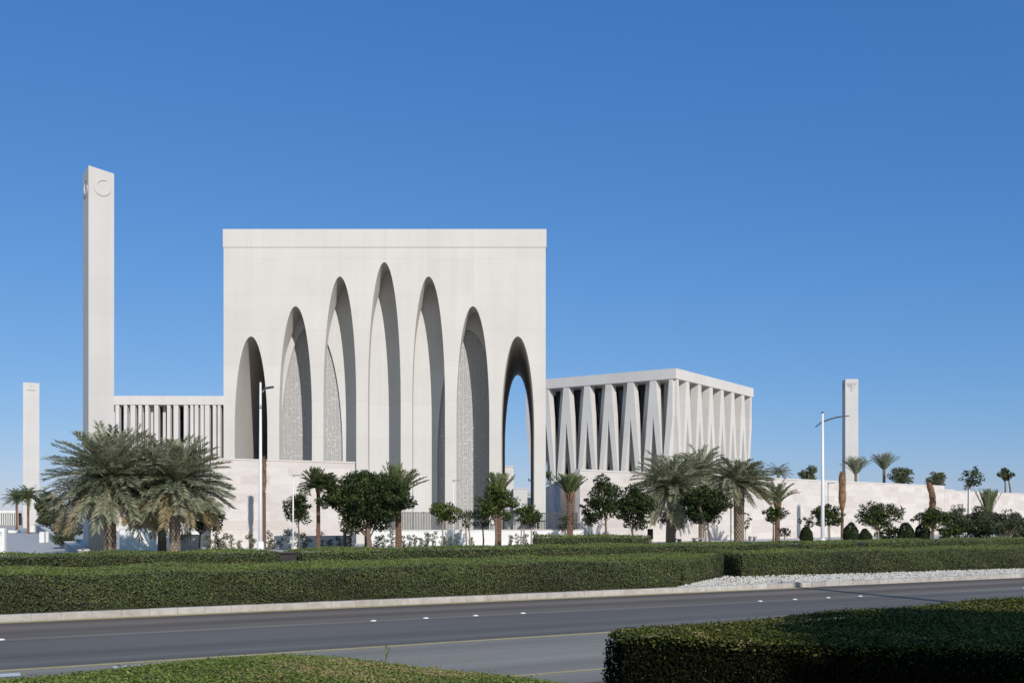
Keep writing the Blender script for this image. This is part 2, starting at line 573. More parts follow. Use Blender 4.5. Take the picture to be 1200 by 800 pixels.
# lane studs (things)
first = None
for grp in range(-2, 5):
    for k in range(4):
        p = -5.85 + grp * 12.05 + k * 1.36
        x, y = rd(p, -3.95)
        px = CX + F * x / y
        if not (-20 < px < 1220):
            continue
        lab = 'white domed lane stud in a row along the middle of the road'
        if first is None:
            bb = Buf()
            n = 14
            V, Fc = [], []
            for (r, z) in [(.075, 0), (.07, .012), (.045, .022), (0.012, .026)]:
                for j in range(n):
                    V.append((r * cos(2 * pi * j / n), r * sin(2 * pi * j / n), z))
            for i in range(3):
                for j in range(n):
                    Fc.append((i * n + j, i * n + (j + 1) % n, (i + 1) * n + (j + 1) % n, (i + 1) * n + j))
            Fc.append([3 * n + j for j in range(n)])
            bb.add(V, Fc, 0, .5, True)
            first = bb.build('lane_stud', M_stud)
            tag(first, lab, 'lane stud', 'white lane studs set in fours along the road')
            o = first
        else:
            o = first.copy()
            COL.objects.link(o)
        o.location = (x, y, 0.002)

# ------------------------------------------------------------------ foliage helpers
def rnd_unit(n):
    v = rng.normal(size=(n, 3))
    return v / np.linalg.norm(v, axis=1, keepdims=True)


def leaf_quads(c, nrm, size, aspect=0.55, spread=0.6):
    """one rhombic leaf per centre, facing roughly along nrm"""
    n = len(c)
    nn = nrm + spread * rnd_unit(n)
    nn /= np.linalg.norm(nn, axis=1, keepdims=True)
    t = np.cross(nn, rnd_unit(n))
    t /= np.linalg.norm(t, axis=1, keepdims=True) + 1e-9
    s = np.cross(nn, t)
    L = (np.broadcast_to(size, (n,)) * rng.uniform(.7, 1.3, n))[:, None]
    W = L * aspect
    cup = nn * L * 0.12
    return np.stack([c - t * L * .5 + cup, c + s * W * .5 - cup * .3, c + t * L * .5 + cup, c - s * W * .5 - cup * .3], axis=1)


def inside(poly, P):
    x, y = P[:, 0], P[:, 1]
    r = np.zeros(len(P), bool)
    n = len(poly)
    for i in range(n):
        x1, y1 = poly[i]
        x2, y2 = poly[(i + 1) % n]
        c = ((y1 > y) != (y2 > y)) & (x < (x2 - x1) * (y - y1) / ((y2 - y1) + 1e-12) + x1)
        r ^= c
    return r


def edge_dist(poly, P):
    d = np.full(len(P), 1e9)
    n = len(poly)
    for i in range(n):
        a = np.array(poly[i])
        e = np.array(poly[(i + 1) % n]) - a
        t = np.clip(((P - a) @ e) / (e @ e), 0, 1)
        d = np.minimum(d, np.linalg.norm(P - (a + t[:, None] * e), axis=1))
    return d


def inset(poly, d):
    c = np.mean(np.array(poly), axis=0)
    out = []
    n = len(poly)
    for i in range(n):
        p0, p1, p2 = (np.array(poly[(i + k - 1) % n]) for k in range(3))
        e1 = (p1 - p0) / np.linalg.norm(p1 - p0)
        e2 = (p2 - p1) / np.linalg.norm(p2 - p1)
        n1, n2 = np.array([-e1[1], e1[0]]), np.array([-e2[1], e2[0]])
        m = n1 + n2
        m /= max(np.linalg.norm(m), 1e-6)
        out.append(tuple(p1 + m * d / max(m @ n1, .5)))
    return out


def hedge(name, label, poly, z0, z1, leaf, dtop, dside, mat, rnd=0.10, group=None, top_t=(.74, .11), side_t=(.40, .19), brown=None, sides=None, wob=0.055, cat='hedge', zfun=None):
    """clipped hedge on a counter-clockwise plan polygon"""
    poly = [tuple(p) for p in poly]
    b = Buf()
    ip = inset(poly, rnd * .55 + .04)
    zt = z1 - .06 - wob
    if zfun is None:
        b.prism(ip, z0, zt, 1)
    else:
        rings = []
        for (d, f) in ((0.06, 0.0), (.06, .55), (.25, .85), (.7, .97)):
            pr = inset(poly, d + .05)
            rings.append([(q[0], q[1], z0 + (zt - z0) * f) for q in pr])
        n = len(poly)
        V = [q for r_ in rings for q in r_]
        b.add(V, [(i * n + j, i * n + (j + 1) % n, (i + 1) * n + (j + 1) % n, (i + 1) * n + j) for i in range(len(rings) - 1) for j in range(n)] + [[(len(rings) - 1) * n + j for j in range(n)]], 1)
    A = np.array(poly)
    lo, hi = A.min(0), A.max(0)
    area = 0.5 * abs(np.dot(A[:, 0], np.roll(A[:, 1], -1)) - np.dot(A[:, 1], np.roll(A[:, 0], -1)))
    n = int(dtop * (hi - lo).prod())
    P = rng.uniform(lo, hi, (n, 2))
    P = P[inside(poly, P)]
    d = edge_dist(poly, P)
    wav = wob * (np.sin(P[:, 0] * 1.7 + 1.3 * np.sin(P[:, 1] * .9)) + np.sin(P[:, 1] * 2.3 + P[:, 0] * .6)) * .5
    k = np.clip(1 - d / max(rnd, 1e-3), 0, 1)
    if zfun is None:
        z = z1 + wav - rnd * .6 * k ** 2 + rng.normal(0, leaf * .38, len(P))
    else:
        z = zfun(P, d) + wav + rng.normal(0, leaf * .38, len(P))
    C = np.column_stack([P, z])
    nr = np.tile([0, 0, 1.0], (len(P), 1))
    patch = np.sin(P[:, 0] * .9 + 2 * np.sin(P[:, 1] * .7)) * .06
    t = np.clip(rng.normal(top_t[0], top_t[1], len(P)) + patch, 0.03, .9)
    stray = rng.uniform(size=len(P)) < .010
    C[stray, 2] += rng.uniform(.01, .055, stray.sum())
    if brown is None:
        pt_ = np.sin(P[:, 0] * 1.9 + 2.1 * np.sin(P[:, 1] * 1.3)) * np.sin(P[:, 1] * 1.1 + 1.7 * np.sin(P[:, 0] * .6))
        t = np.where((pt_ > .66) & (rng.uniform(size=len(P)) < .16), rng.uniform(.9, 1.0, len(P)), t)
    if brown is not None:
        pb = brown(P)
        t = np.where(rng.uniform(size=len(P)) < pb, rng.uniform(.9, 1.0, len(P)), t)
    b.quads(leaf_quads(C, nr, leaf, .55, .75), t, 0)
    m = len(poly)
    for i in range(m):
        if sides is not None and i not in sides:
            continue
        a, e = np.array(poly[i]), np.array(poly[(i + 1) % m])
        L = np.linalg.norm(e - a)
        if L < 1e-3:
            continue
        k = int(dside * L * (z1 - z0))
        if k < 1:
            continue
        s = rng.uniform(0, 1, k)
        zz = rng.uniform(0, 1, k) ** .9
        out = np.array([(e - a)[1], -(e - a)[0]]) / L
        bulge = wob * np.sin(s * L * 2.1 + zz * 3) + rng.normal(0, leaf * .45, k)
        if zfun is None:
            inn = -rnd * .6 * np.clip((zz - .8) / .2, 0, 1) ** 2 - .05 * np.clip((.2 - zz) / .2, 0, 1)
        else:
            inn = -.18 * zz ** 2
        XY = a + s[:, None] * (e - a) + (bulge + inn)[:, None] * out
        zc = z0 + zz * (z1 - z0) * (1.0 if zfun is None else .72)
        C = np.column_stack([XY, zc])
        nr = np.tile([out[0], out[1], .25], (k, 1))
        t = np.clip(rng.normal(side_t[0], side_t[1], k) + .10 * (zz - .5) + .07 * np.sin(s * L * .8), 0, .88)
        pt_ = np.sin(s * L * 1.3 + 2 * np.sin(zz * 4 + s * L * .4)) * np.cos(zz * 2.6 + s * L * .7)
        if mat is M_hedge:
            t = np.where((pt_ > .55) & (rng.uniform(size=k) < .14), rng.uniform(.88, 1.0, k), np.where(pt_ < -.7, t * .85, t))
        b.quads(leaf_quads(C, nr, leaf, .5, .9), t, 0)
    o = b.build(name, [mat, M_corenear if mat is M_hedgenear else M_core])
    return tag(o, label, cat, group)


# ------------------------------------------------------------------ far hedges
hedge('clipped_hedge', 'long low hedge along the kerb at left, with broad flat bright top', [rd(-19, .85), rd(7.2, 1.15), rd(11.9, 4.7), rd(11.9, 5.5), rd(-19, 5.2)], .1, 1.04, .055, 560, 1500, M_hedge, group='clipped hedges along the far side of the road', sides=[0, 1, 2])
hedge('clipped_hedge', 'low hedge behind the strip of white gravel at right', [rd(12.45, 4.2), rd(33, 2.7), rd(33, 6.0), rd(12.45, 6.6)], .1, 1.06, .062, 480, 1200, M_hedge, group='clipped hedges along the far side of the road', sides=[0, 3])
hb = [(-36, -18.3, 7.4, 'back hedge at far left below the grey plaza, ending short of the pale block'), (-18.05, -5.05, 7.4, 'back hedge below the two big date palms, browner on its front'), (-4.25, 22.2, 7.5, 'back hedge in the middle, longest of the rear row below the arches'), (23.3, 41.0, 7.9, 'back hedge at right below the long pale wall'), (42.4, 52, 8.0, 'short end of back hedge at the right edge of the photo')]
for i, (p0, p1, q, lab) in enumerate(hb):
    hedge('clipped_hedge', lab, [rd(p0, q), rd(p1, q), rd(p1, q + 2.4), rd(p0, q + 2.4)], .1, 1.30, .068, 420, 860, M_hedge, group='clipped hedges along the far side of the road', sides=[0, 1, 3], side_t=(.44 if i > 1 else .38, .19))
for p_, w_, lab in ((-4.65, .30, 'black block added for the dark gap of the back hedge left of the middle'), (22.78, .24, 'black block added for the dark gap of the back hedge at right'), (41.7, .32, 'black block added for the dark gap of the back hedge near the right edge')):
    x, y = rd(p_, 8.0)  # added black block, stands in for a dark gap in the hedge
    t = thing('gap_block', lab, 'box', (x, y, .1), RANG, 'added black blocks standing in for dark gaps between the hedge sections')
    b = Buf()
    b.bbox(-w_, w_, -.25, .25, 0, 1.1, .02)
    b.build('box_body', M_bronze, t)
    b = Buf()
    b.bbox(-w_ - .02, w_ + .02, -.28, .28, 1.103, 1.17, .02)
    b.build('lid', M_bronze, t)
hedge('clipped_hedge', 'small low hedge mound behind the middle back hedge, below the shaded side wall', [(1.0, 60), (6.6, 60), (8.2, 63), (1.0, 63)], 0, 1.32, .1, 200, 400, M_hedge, sides=[0, 1, 3])

# gravel bed
b = Buf()
gp = [rd(6.2, .22), rd(34, .22), rd(34, 4.2), rd(12.2, 5.0), rd(11.9, 4.6), rd(7.2, 1.1)]
A = np.array(gp)
P = rng.uniform(A.min(0), A.max(0), (42000, 2))
P = P[inside(gp, P)]
rr = (P - K0) @ N
P = P[(rr < 3.2) | (rng.uniform(size=len(P)) < .5)]
ico = np.array([(1, 0, 0), (0, 1, 0), (-1, 0, 0), (0, -1, 0), (0, 0, 1.0)])
icf = np.array([(0, 1, 4), (1, 2, 4), (2, 3, 4), (3, 0, 4)])
n = len(P)
sz = rng.uniform(.028, .062, n)
th = rng.uniform(0, 2 * pi, n)
V = np.zeros((n, 5, 3))
for k in range(5):
    jit = rng.uniform(.75, 1.25, (n, 3))
    x = ico[k, 0] * jit[:, 0]
    y = ico[k, 1] * jit[:, 1]
    V[:, k, 0] = P[:, 0] + sz * (x * np.cos(th) - y * np.sin(th)) + (rng.normal(0, .3, n) * sz if k == 4 else 0)
    V[:, k, 1] = P[:, 1] + sz * (x * np.sin(th) + y * np.cos(th))
    V[:, k, 2] = .105 + sz * (.2 + ico[k, 2] * .8 * jit[:, 2]) + rng.uniform(0, .02, n)
fc = (icf[None] + (np.arange(n) * 5)[:, None, None]).reshape(-1, 3)
b.v.append(V.reshape(-1, 3))
b.n += 5 * n
b.f += fc.tolist()
tt = np.repeat(np.clip(rng.normal(.68, .2, n), 0, 1), 4)
b.t += tt.tolist()
b.m += [0] * len(fc)
b.s += [False] * len(fc)
o = b.build('gravel', M_gravel)
tag(o, 'bed of white gravel between the kerb and the hedge at right', 'gravel', kind='stuff')

# ------------------------------------------------------------------ near hedges
def arc_poly(pts):
    return pts


near = [(1.12, 10.95), (2.3, 10.45), (5.0, 9.7), (8.0, 8.9), (14.0, 8.0), (14.0, 19.9), (8.15, 16.45), (5.2, 14.65), (3.0, 13.05), (1.5, 11.95), (1.0, 11.5)]
hedge('near_hedge', 'big clipped hedge at lower right, mostly in deep shadow with a sunlit rim', near, .02, 1.2, .040, 2000, 3200, M_hedgenear, rnd=.12, top_t=(.70, .14), side_t=(.07, .17), sides=[0, 1, 2, 3, 9, 10], wob=.03,  # front leaves tinted near black: shade put into the colour
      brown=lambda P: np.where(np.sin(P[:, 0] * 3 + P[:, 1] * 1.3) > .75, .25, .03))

md = [(-12, 4.0), (4.0, 4.0), (2.6, 7.6), (1.25, 9.35), (.45, 10.2), (-.6, 11.0), (-1.6, 11.5), (-2.6, 11.7), (-3.6, 11.3), (-4.6, 10.4), (-5.8, 10.1), (-8, 9.5), (-12, 8.0)]


def mound_z(P, d):
    return .64 + .365 * (1 - np.exp(-d / .35)) + .05 * np.clip((2.6 - np.abs(P[:, 0] + 2.4)) / 2.6, 0, 1)


def mound_brown(P):
    r = ((P[:, 0] + 1.35 + .35 * np.sin(P[:, 1] * 3)) / 1.5) ** 2 + ((P[:, 1] - 9.95) / .95) ** 2
    return np.clip(1.3 - r, 0, .95) * (.65 + .35 * np.sin(P[:, 0] * 5 + P[:, 1] * 7)) + .03


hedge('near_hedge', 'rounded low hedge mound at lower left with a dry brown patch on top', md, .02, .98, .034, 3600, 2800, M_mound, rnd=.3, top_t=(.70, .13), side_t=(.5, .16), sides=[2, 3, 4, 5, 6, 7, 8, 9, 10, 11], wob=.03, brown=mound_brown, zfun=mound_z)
b = Buf()
b.tube([(-1.42, 10.9, .9), (-1.40, 10.9, 1.02), (-1.36, 10.9, 1.10)], .004, 5, 0, .4)
cc = np.array([(-1.41 + .02 * (i % 2), 10.9 + .01 * i, .99 + .02 * i) for i in range(7)])
b.quads(leaf_quads(cc, np.tile([.2, -.5, .7], (7, 1)), .05, .4, .8), .6)
tag(b.build('hedge_sprig', M_mound), 'small upright sprig poking out of the mound at lower left', 'sprig')

# ------------------------------------------------------------------ mosque
def arch_pts(c, hw, apex, a, z0, n=26):
    """left springing .. apex .. right as (x, z)"""
    zs = apex - a
    pts = [(c - hw, z0)] if zs > z0 else []
    th0 = 0.0 if zs >= z0 else math.asin(min(1, (z0 - zs) / a))
    for i in range(n + 1):
        th = th0 + (pi - 2 * th0) * i / n
        pts.append((c - hw * cos(th), zs + a * sin(th)))
    if zs > z0:
        pts.append((c + hw, z0))
    return pts


def arch_wall(buf, cells, z0, ztop, y0, y1s):
    """wall of arch cells; each cell (xl, xr, centre, half width, apex, ellipse rise); depth of the reveal per cell"""
    for (xl, xr, c, hw, ap, a), y1 in zip(cells, y1s):
        pts = arch_pts(c, hw, ap, a, z0)
        k = len(pts) // 2
        yf = y1 if callable(y1) else (lambda z, _y=y1: _y)
        if callable(y1):
            pts = [(c - hw, z0 + (ap - a - z0) * i / 8) for i in range(8)] + pts[1:-1] + [(c + hw, ap - a - (ap - a - z0) * i / 8) for i in range(1, 9)]
            k = len(pts) // 2
        for yc, flip in (((lambda z: y0), False), (yf, True)):
            V, Fc = [], []
            for i in range(k):
                (xa, za), (xb, zb) = pts[i], pts[i + 1]
                o = len(V)
                V += [(xl, yc(za), za), (xa, yc(za), za), (xb, yc(zb), zb), (xl, yc(zb), zb)]
                Fc.append((o, o + 1, o + 2, o + 3))
            for i in range(len(pts) - 1, k, -1):
                (xa, za), (xb, zb) = pts[i], pts[i - 1]
                o = len(V)
                V += [(xr, yc(za), za), (xr, yc(zb), zb), (xb, yc(zb), zb), (xa, yc(za), za)]
                Fc.append((o, o + 1, o + 2, o + 3))
            o = len(V)
            za = pts[k][1]
            V += [(xl, yc(za), za), (c, yc(za), za), (c, yc(ztop), ztop), (xl, yc(ztop), ztop), (xr, yc(za), za), (xr, yc(ztop), ztop)]
            Fc += [(o, o + 1, o + 2, o + 3), (o + 1, o + 4, o + 5, o + 2)]
            buf.add(V, [f[::-1] for f in Fc] if flip else Fc)
        n = len(pts)
        V = [(x, y0, z) for x, z in pts] + [(x, yf(z), z) for x, z in pts]
        buf.add(V, [(i, n + i, n + i + 1, i + 1) for i in range(n - 1)], 0, .5, True)


YM, DM = 95.0, 26.0
sc_ = YM / F
mosque = thing('mosque', 'tall pale cube of a mosque with seven pointed rounded arches across its front', 'mosque', (gx(450.4, YM), YM, 0))
mx = mosque.location.x
XL, XR = gx(262, YM) - mx, gx(639.5, YM) - mx
ZT = gz(290, YM)
ap_y = [394, 358.6, 323.8, 307, 323.8, 358.6, 394]
ap_x = [294.2, 346.4, 398.3, 450.4, 502.3, 554.2, 606.8]
hw = 19.2 * sc_
cent = [x * sc_ - CX * sc_ - mx for x in ap_x]
bnd = [XL] + [(cent[i] + cent[i + 1]) / 2 for i in range(6)] + [XR]
RISE = [8.7, 10.3, 11.7, 12.7, 11.7, 10.3, 8.7]
cells = [(bnd[i], bnd[i + 1], cent[i], hw, gz(ap_y[i], YM), RISE[i]) for i in range(7)]
D1 = 3.4
b = Buf()


def vault(c_):
    ap, a = c_[4], c_[5]

    def f(z):
        t = min(1, max(0, (z - (ap - a * .55)) / (a * .55)))
        return 1.0 + (D1 - 1.0) * t * t * (3 - 2 * t)
    return f


arch_wall(b, cells, 0, ZT, 0, [DM] + [vault(c_) for c_ in cells[1:6]] + [DM])
o = b.build('facade_wall', M_stone, mosque)
b = Buf()
b.bbox(XL - .07, XR + .07, -.06, DM + .06, ZT + .003, gz(268.5, YM), .03)
b.build('parapet', M_stone, mosque)
# inner wall with two tall screens
xi0, xi1 = bnd[1] - .0, bnd[6] + .0
cs = [-7.45, 7.6]
zs_ap = gz(386, YM + D1)
zs_ap = H + (HY - 386) * (YM + D1) / F
scr_cells = [(xi0, (cs[0] + cs[1]) / 2, cs[0], 3.0, zs_ap + .5, 12.5), ((cs[0] + cs[1]) / 2, xi1, cs[1], 2.95, zs_ap, 12.5)]
b = Buf()
arch_wall(b, scr_cells, 0, ZT - .5, D1 + .004, [D1 + .35, D1 + .35])
b.box(xi0 + .01, xi1 - .01, D1 + 1.0, DM - .3, 0, ZT - .5)
b.build('inner_wall', M_inner, mosque)
for c, h_, zq in zip(cs, (3.0, 2.95), (zs_ap + .5, zs_ap)):
    b = Buf()
    pts = arch_pts(c, h_ + .03, zq + .03, 12.5, 0)
    b.add([(x, D1 + .30, z) for x, z in pts], [list(range(len(pts)))])
    s_ = b.build('lattice_screen', M_screen, mosque)
    s_['label'] = 'grey carved lattice screen in an arched niche'
    b = Buf()
    for sgn in (1,):
        n = len(pts)
        p2 = arch_pts(c, h_ - .10, zq - .12, 12.5, 0)
        V = [(x, D1 + .24, z) for x, z in pts] + [(x, D1 + .24, z) for x, z in p2]
        b.add(V, [(i, n + i, n + i + 1, i + 1) for i in range(n - 1)])
    b.build('screen_frame', M_polegrey, s_)
# glazing inside the left passage
b = Buf()
b.box(cent[0] + hw - .06, cent[0] + hw - .02, 4.5, 20, .5, 15)
b.build('passage_glazing', M_glass, mosque)
b = Buf()
for x in (XL + .0, XR - .0):
    pass
b.box(XL + .003, XL + .05, .01, DM, 0, ZT)
b.build('side_wall', M_stone, mosque)
b = Buf()
b.box(XR - .05, XR - .003, .01, DM, 0, ZT)
b.build('side_wall', M_stone, mosque)

# ------------------------------------------------------------------ synagogue-like block with V columns
syn = thing('columned_hall', 'pale square hall at right, raised on zigzag inverted-V columns under a flat beam', 'building')
C0 = np.array([gx(792, 149.7), 149.7])
aR = np.array([0.7195 * 21.7 / 21.7, 0]) * 0
hS = 21.7
vr = np.array([gx(883, 1200 * hS / 150.2), 1200 * hS / 150.2]) - C0
Lr = np.linalg.norm(vr)
ur = vr / Lr
ul = np.array([-.838, .546])
ul /= np.linalg.norm(ul)
Ll = 26.1
ZTS = H + hS
ZBe = ZTS - 1.50
ZB = 6.4


def fl(u, d, z):   # left face: u from the near corner, d into the building
    w = C0 + ul * u + ur * d
    return (w[0], w[1], z)


def fr(u, d, z):
    w = C0 + ur * u + ul * d
    return (w[0], w[1], z)


b = Buf()
c1, c2, c3, c4 = C0, C0 + ur * Lr, C0 + ur * Lr + ul * Ll, C0 + ul * Ll
b.prism([c1, c2, c3, c4], ZBe, ZTS)
b.build('roof_beam', M_stone2, syn)


def vee(bay, wt, lw, depth, fn, u0, d0, zt, zb, split=.34, left=True, right=True):
    bb = Buf()
    zs_ = zt + (zb - zt) * split
    for sgn, on in ((-1, left), (1, right)):
        if not on:
            continue
        poly = [(u0, zt), (u0 + sgn * wt / 2, zt), (u0 + sgn * bay / 2, zb), (u0 + sgn * (bay / 2 - lw), zb), (u0 + sgn * .02, zs_ ), (u0, zs_ + .05)]
        bb.extr(poly, fn, d0, d0 + depth)
    return bb


for k in range(0, 8):
    u = k * Ll / 7
    bay = Ll / 7
    if k == 0:
        vee(bay, 1.1, .72, 1.3, fl, .56, .10, ZBe, ZB, left=False).build('column', M_stone2, syn)
        vee(Lr / 7, 1.1, .72, 1.3, fr, .56, .10, ZBe, ZB, left=False).build('column', M_stone2, syn)
    else:
        vee(bay, .98, .66, 1.3, fl, u, .10, ZBe, ZB, right=k < 7).build('column', M_stone2, syn)
        vee(Lr / 7, 1.0, .66, 1.25, fr, k * Lr / 7 if k < 7 else Lr - .55, .10, ZBe, ZB, right=k < 7).build('column', M_stone2, syn)
# second, inner layer of columns half a bay over
for k in range(0, 7):
    u = (k + .5) * Ll / 7
    vee(Ll / 7, .8, .55, .7, fl, u, 2.2, ZBe, ZB).build('inner_column', M_stone2, syn)
    if k < 6:
        vee(Lr / 7, .8, .55, .7, fr, (k + 1.0) * Lr / 7, 3.0, ZBe, ZB).build('inner_column', M_stone2, syn)
b = Buf()
b.prism([C0 + ur * 4.2 + ul * 4.6, C0 + ur * (Lr - 3) + ul * 4.6, C0 + ur * (Lr - 3) + ul * (Ll - 3), C0 + ur * 4.2 + ul * (Ll - 3)], ZB, ZBe - .003)
b.build('inner_hall', M_bronze, syn)
b = Buf()
for k in range(7):
    u = 5 + k * 3.0
    b.extr([(u, ZB + 2), (u + 1.7, ZB + 2), (u + 1.7, ZBe - .6), (u, ZBe - .6)], fl, 4.14, 4.19)
b.build('glazing', M_glass, syn)
b = Buf()
b.prism([C0 - (ur + ul) * .6, C0 + ur * (Lr + .6) - ul * .6, C0 + ur * (Lr + .6) + ul * (Ll + .6), C0 - ur * .6 + ul * (Ll + .6)], 5.9, ZB - .003)
b.build('plinth', M_stone2, syn)

# ------------------------------------------------------------------ church-like block with straight columns (left, behind)
YC = 183.0
chx = gx(122, YC)
church = thing('pillared_hall', 'low pale hall at left behind the palms, thin upright pillars under a flat beam', 'building', (chx, YC, 0), R(0.6))
W = gx(300, YC) - chx
zt = H + 141.5 * YC / F
zb1 = H + 131 * YC / F
b = Buf()
b.bbox(0, W, 0, 26, zb1, zt, .04)
b.build('roof_beam', M_stone2, church)
sw = YC / F
xs = [137, 146.5, 155, 163.5, 171.5, 182.5, 197, 205.5, 217, 224, 229.5, 236, 242, 250.5, 256, 264, 272, 281, 290]
wd = [4.6, 4.2, 6.2, 4.2, 4.4, 5.2, 4.4, 6.2, 5.0, 3.8, 4.4, 4.2, 6.0, 4.2, 3.6, 4.2, 5, 4.5, 4.5]
for x, w in zip(xs, wd):
    b = Buf()
    xx = (x - 122) * sw
    b.bbox(xx - w * sw * .45, xx + w * sw * .45, .12, 1.2, 6.5, zb1 - .003, .03)
    b.build('pillar', M_stone2, church)
for i in range(26):
    xx = .8 + i * 1.02 + rng.uniform(-.2, .2)
    if 12.2 < xx < 13.8:
        continue
    b = Buf()
    b.bbox(xx - .26, xx + .26, 2.1, 2.8, 6.5, zb1 - .003, .02)
    b.build('pillar', M_stone2, church)
b = Buf()
b.box(.5, W - .5, 4.2, 25, 6.5, zb1 - .003)
b.build('inner_hall', M_bronze, church)
b = Buf()
for i in range(7):
    b.box(1.5 + i * 3.6, 3.4 + i * 3.6, 4.12, 4.17, 7.5, zb1 - .8)
b.build('glazing', M_glass, church)
b = Buf()
b.box(-1, W + 1, -1.5, 27, 0, 6.497)
b.build('plinth', M_stone2, church)

# ------------------------------------------------------------------ marker towers
def crescent(buf, c, r, fn, d0, d1):
    """ring-shaped crescent relief; c = (u, z) centre"""
    n = 40
    off = .22 * r
    ang = R(35)
    V, Fc = [], []
    for i in range(n + 1):
        th = ang + R(28) + (2 * pi - R(56)) * i / n
        t = abs(i / n - .5) * 2
        w = .40 * r * (1 - t ** 1.8) + .01
        V += [fn(c[0] + r * cos(th), d1, c[1] + r * sin(th)), fn(c[0] + (r - w) * cos(th), d1, c[1] + (r - w) * sin(th)), fn(c[0] + r * cos(th), d0, c[1] + r * sin(th)), fn(c[0] + (r - w) * cos(th), d0, c[1] + (r - w) * sin(th))]
    for i in range(n):
        a, e = 4 * i, 4 * i + 4
        Fc += [(a, a + 1, e + 1, e), (a, e, e + 2, a + 2), (a + 1, a + 3, e + 3, e + 1)]
    buf.add(V, Fc)


def tower(label, corner_px, Y, side, rot, ztop, emblem, slope=0.0):
    x = gx(corner_px, Y)
    t = thing('marker_tower', label, 'tower', (x, Y, 0), rot, 'square marker towers')
    b = Buf()
    v = [(0, 0, 0), (side, 0, 0), (side, side, 0), (0, side, 0), (0, 0, ztop), (side, 0, ztop - slope), (side, side, ztop - 2 * slope), (0, side, ztop - slope * .8)]
    b.add(v, [(0, 3, 2, 1), (4, 5, 6, 7), (0, 1, 5, 4), (1, 2, 6, 5), (2, 3, 7, 6), (3, 0, 4, 7)])
    b.build('shaft', M_minaret, t)
    front = lambda u, d, z: (u, -d, z)
    left = lambda u, d, z: (-d, side - u, z)
    for fn in (front, left):
        b = Buf()
        if emblem == 'crescent':
            crescent(b, (side * .54, ztop - 1.30), side * .34, fn, -.01, .055)
        elif emblem == 'arcs':
            for rr_ in (.98, .70, .42, .14):
                n = 18
                V, Fc = [], []
                w = .11
                for i in range(n + 1):
                    th = pi + pi * i / n
                    for r_, d in ((rr_ + w / 2, .09), (rr_ - w / 2, .09), (rr_ + w / 2, -.01), (rr_ - w / 2, -.01)):
                        V.append(fn(side / 2 + r_ * cos(th), d, ztop - .85 + r_ * sin(th)))
                for i in range(n):
                    a, e = 4 * i, 4 * i + 4
                    Fc += [(a, a + 1, e + 1, e), (a, e, e + 2, a + 2), (a + 1, a + 3, e + 3, e + 1)]
                b.add(V, Fc)
            b.extr([(side / 2 - .06, ztop - .85), (side / 2 - .06, ztop - 2.3), (side / 2 + .06, ztop - 2.3), (side / 2 + .06, ztop - .85)], fn, .095, -.01)
            b.extr([(side / 2 - .3, ztop - 2.3), (side / 2 - .16, ztop - 2.55), (side / 2 + .16, ztop - 2.55), (side / 2 + .3, ztop - 2.3)], fn, .09, -.01)
        else:
            b.extr([(side / 2 - .16, ztop - .55), (side / 2 - .16, ztop - .85), (side / 2 + .16, ztop - .85), (side / 2 + .16, ztop - .55)], fn, .08, -.01)
            b.extr([(side / 2 - .85, ztop - 1.5), (side / 2 - .85, ztop - 1.72), (side / 2 + .85, ztop - 1.72), (side / 2 + .85, ztop - 1.5)], fn, .12, -.01)
        e = b.build('emblem', M_minaret if emblem == 'crescent' else M_emblem, t)
    return t


tower('tallest pale square tower, at left, with a round crescent relief at its top', 103.7, 66.5, 1.59, R(35), gz(193.8, 66.5), 'crescent', .24)
tower('distant pale tower near the left edge with a small bar mark at its top', 27.0, 225.0, 3.25, R(25), gz(447.6, 225), 'bar', .06)
tower('distant pale tower at right rising behind the long wall, its narrow left side dark', 990.6, 222.0, 2.75, R(-4), gz(444, 222), 'arcs')
# ------------------------------------------------------------------ walls
def wall(name, label, a, e, z0, z1a, z1b, th, mat, cap=None, cat='wall'):
    """upright wall from plan point a to e (face on the right-hand side towards the road), thickness th behind"""
    a, e = np.array(a), np.array(e)
    L = np.linalg.norm(e - a)
    ang = math.atan2((e - a)[1], (e - a)[0])
    t = thing(name, label, cat, (a[0], a[1], 0), ang)
    b = Buf()
    b.add([(0, 0, z0), (L, 0, z0), (L, th, z0), (0, th, z0), (0, 0, z1a), (L, 0, z1b), (L, th, z1b), (0, th, z1a)], [(0, 3, 2, 1), (4, 5, 6, 7), (0, 1, 5, 4), (1, 2, 6, 5), (2, 3, 7, 6), (3, 0, 4, 7)])
    b.build('wall_body', mat, t)
    if cap:
        b = Buf()
        c = cap
        b.add([(-.01, -.05, z1a + .003), (L + .01, -.05, z1b + .003), (L + .01, th + .05, z1b + .003), (-.01, th + .05, z1a + .003), (-.01, -.05, z1a + c), (L + .01, -.05, z1b + c), (L + .01, th + .05, z1b + c), (-.01, th + .05, z1a + c)], [(0, 3, 2, 1), (4, 5, 6, 7), (0, 1, 5, 4), (1, 2, 6, 5), (2, 3, 7, 6), (3, 0, 4, 7)])
        b.build('coping', M_stone2, t)
    return t


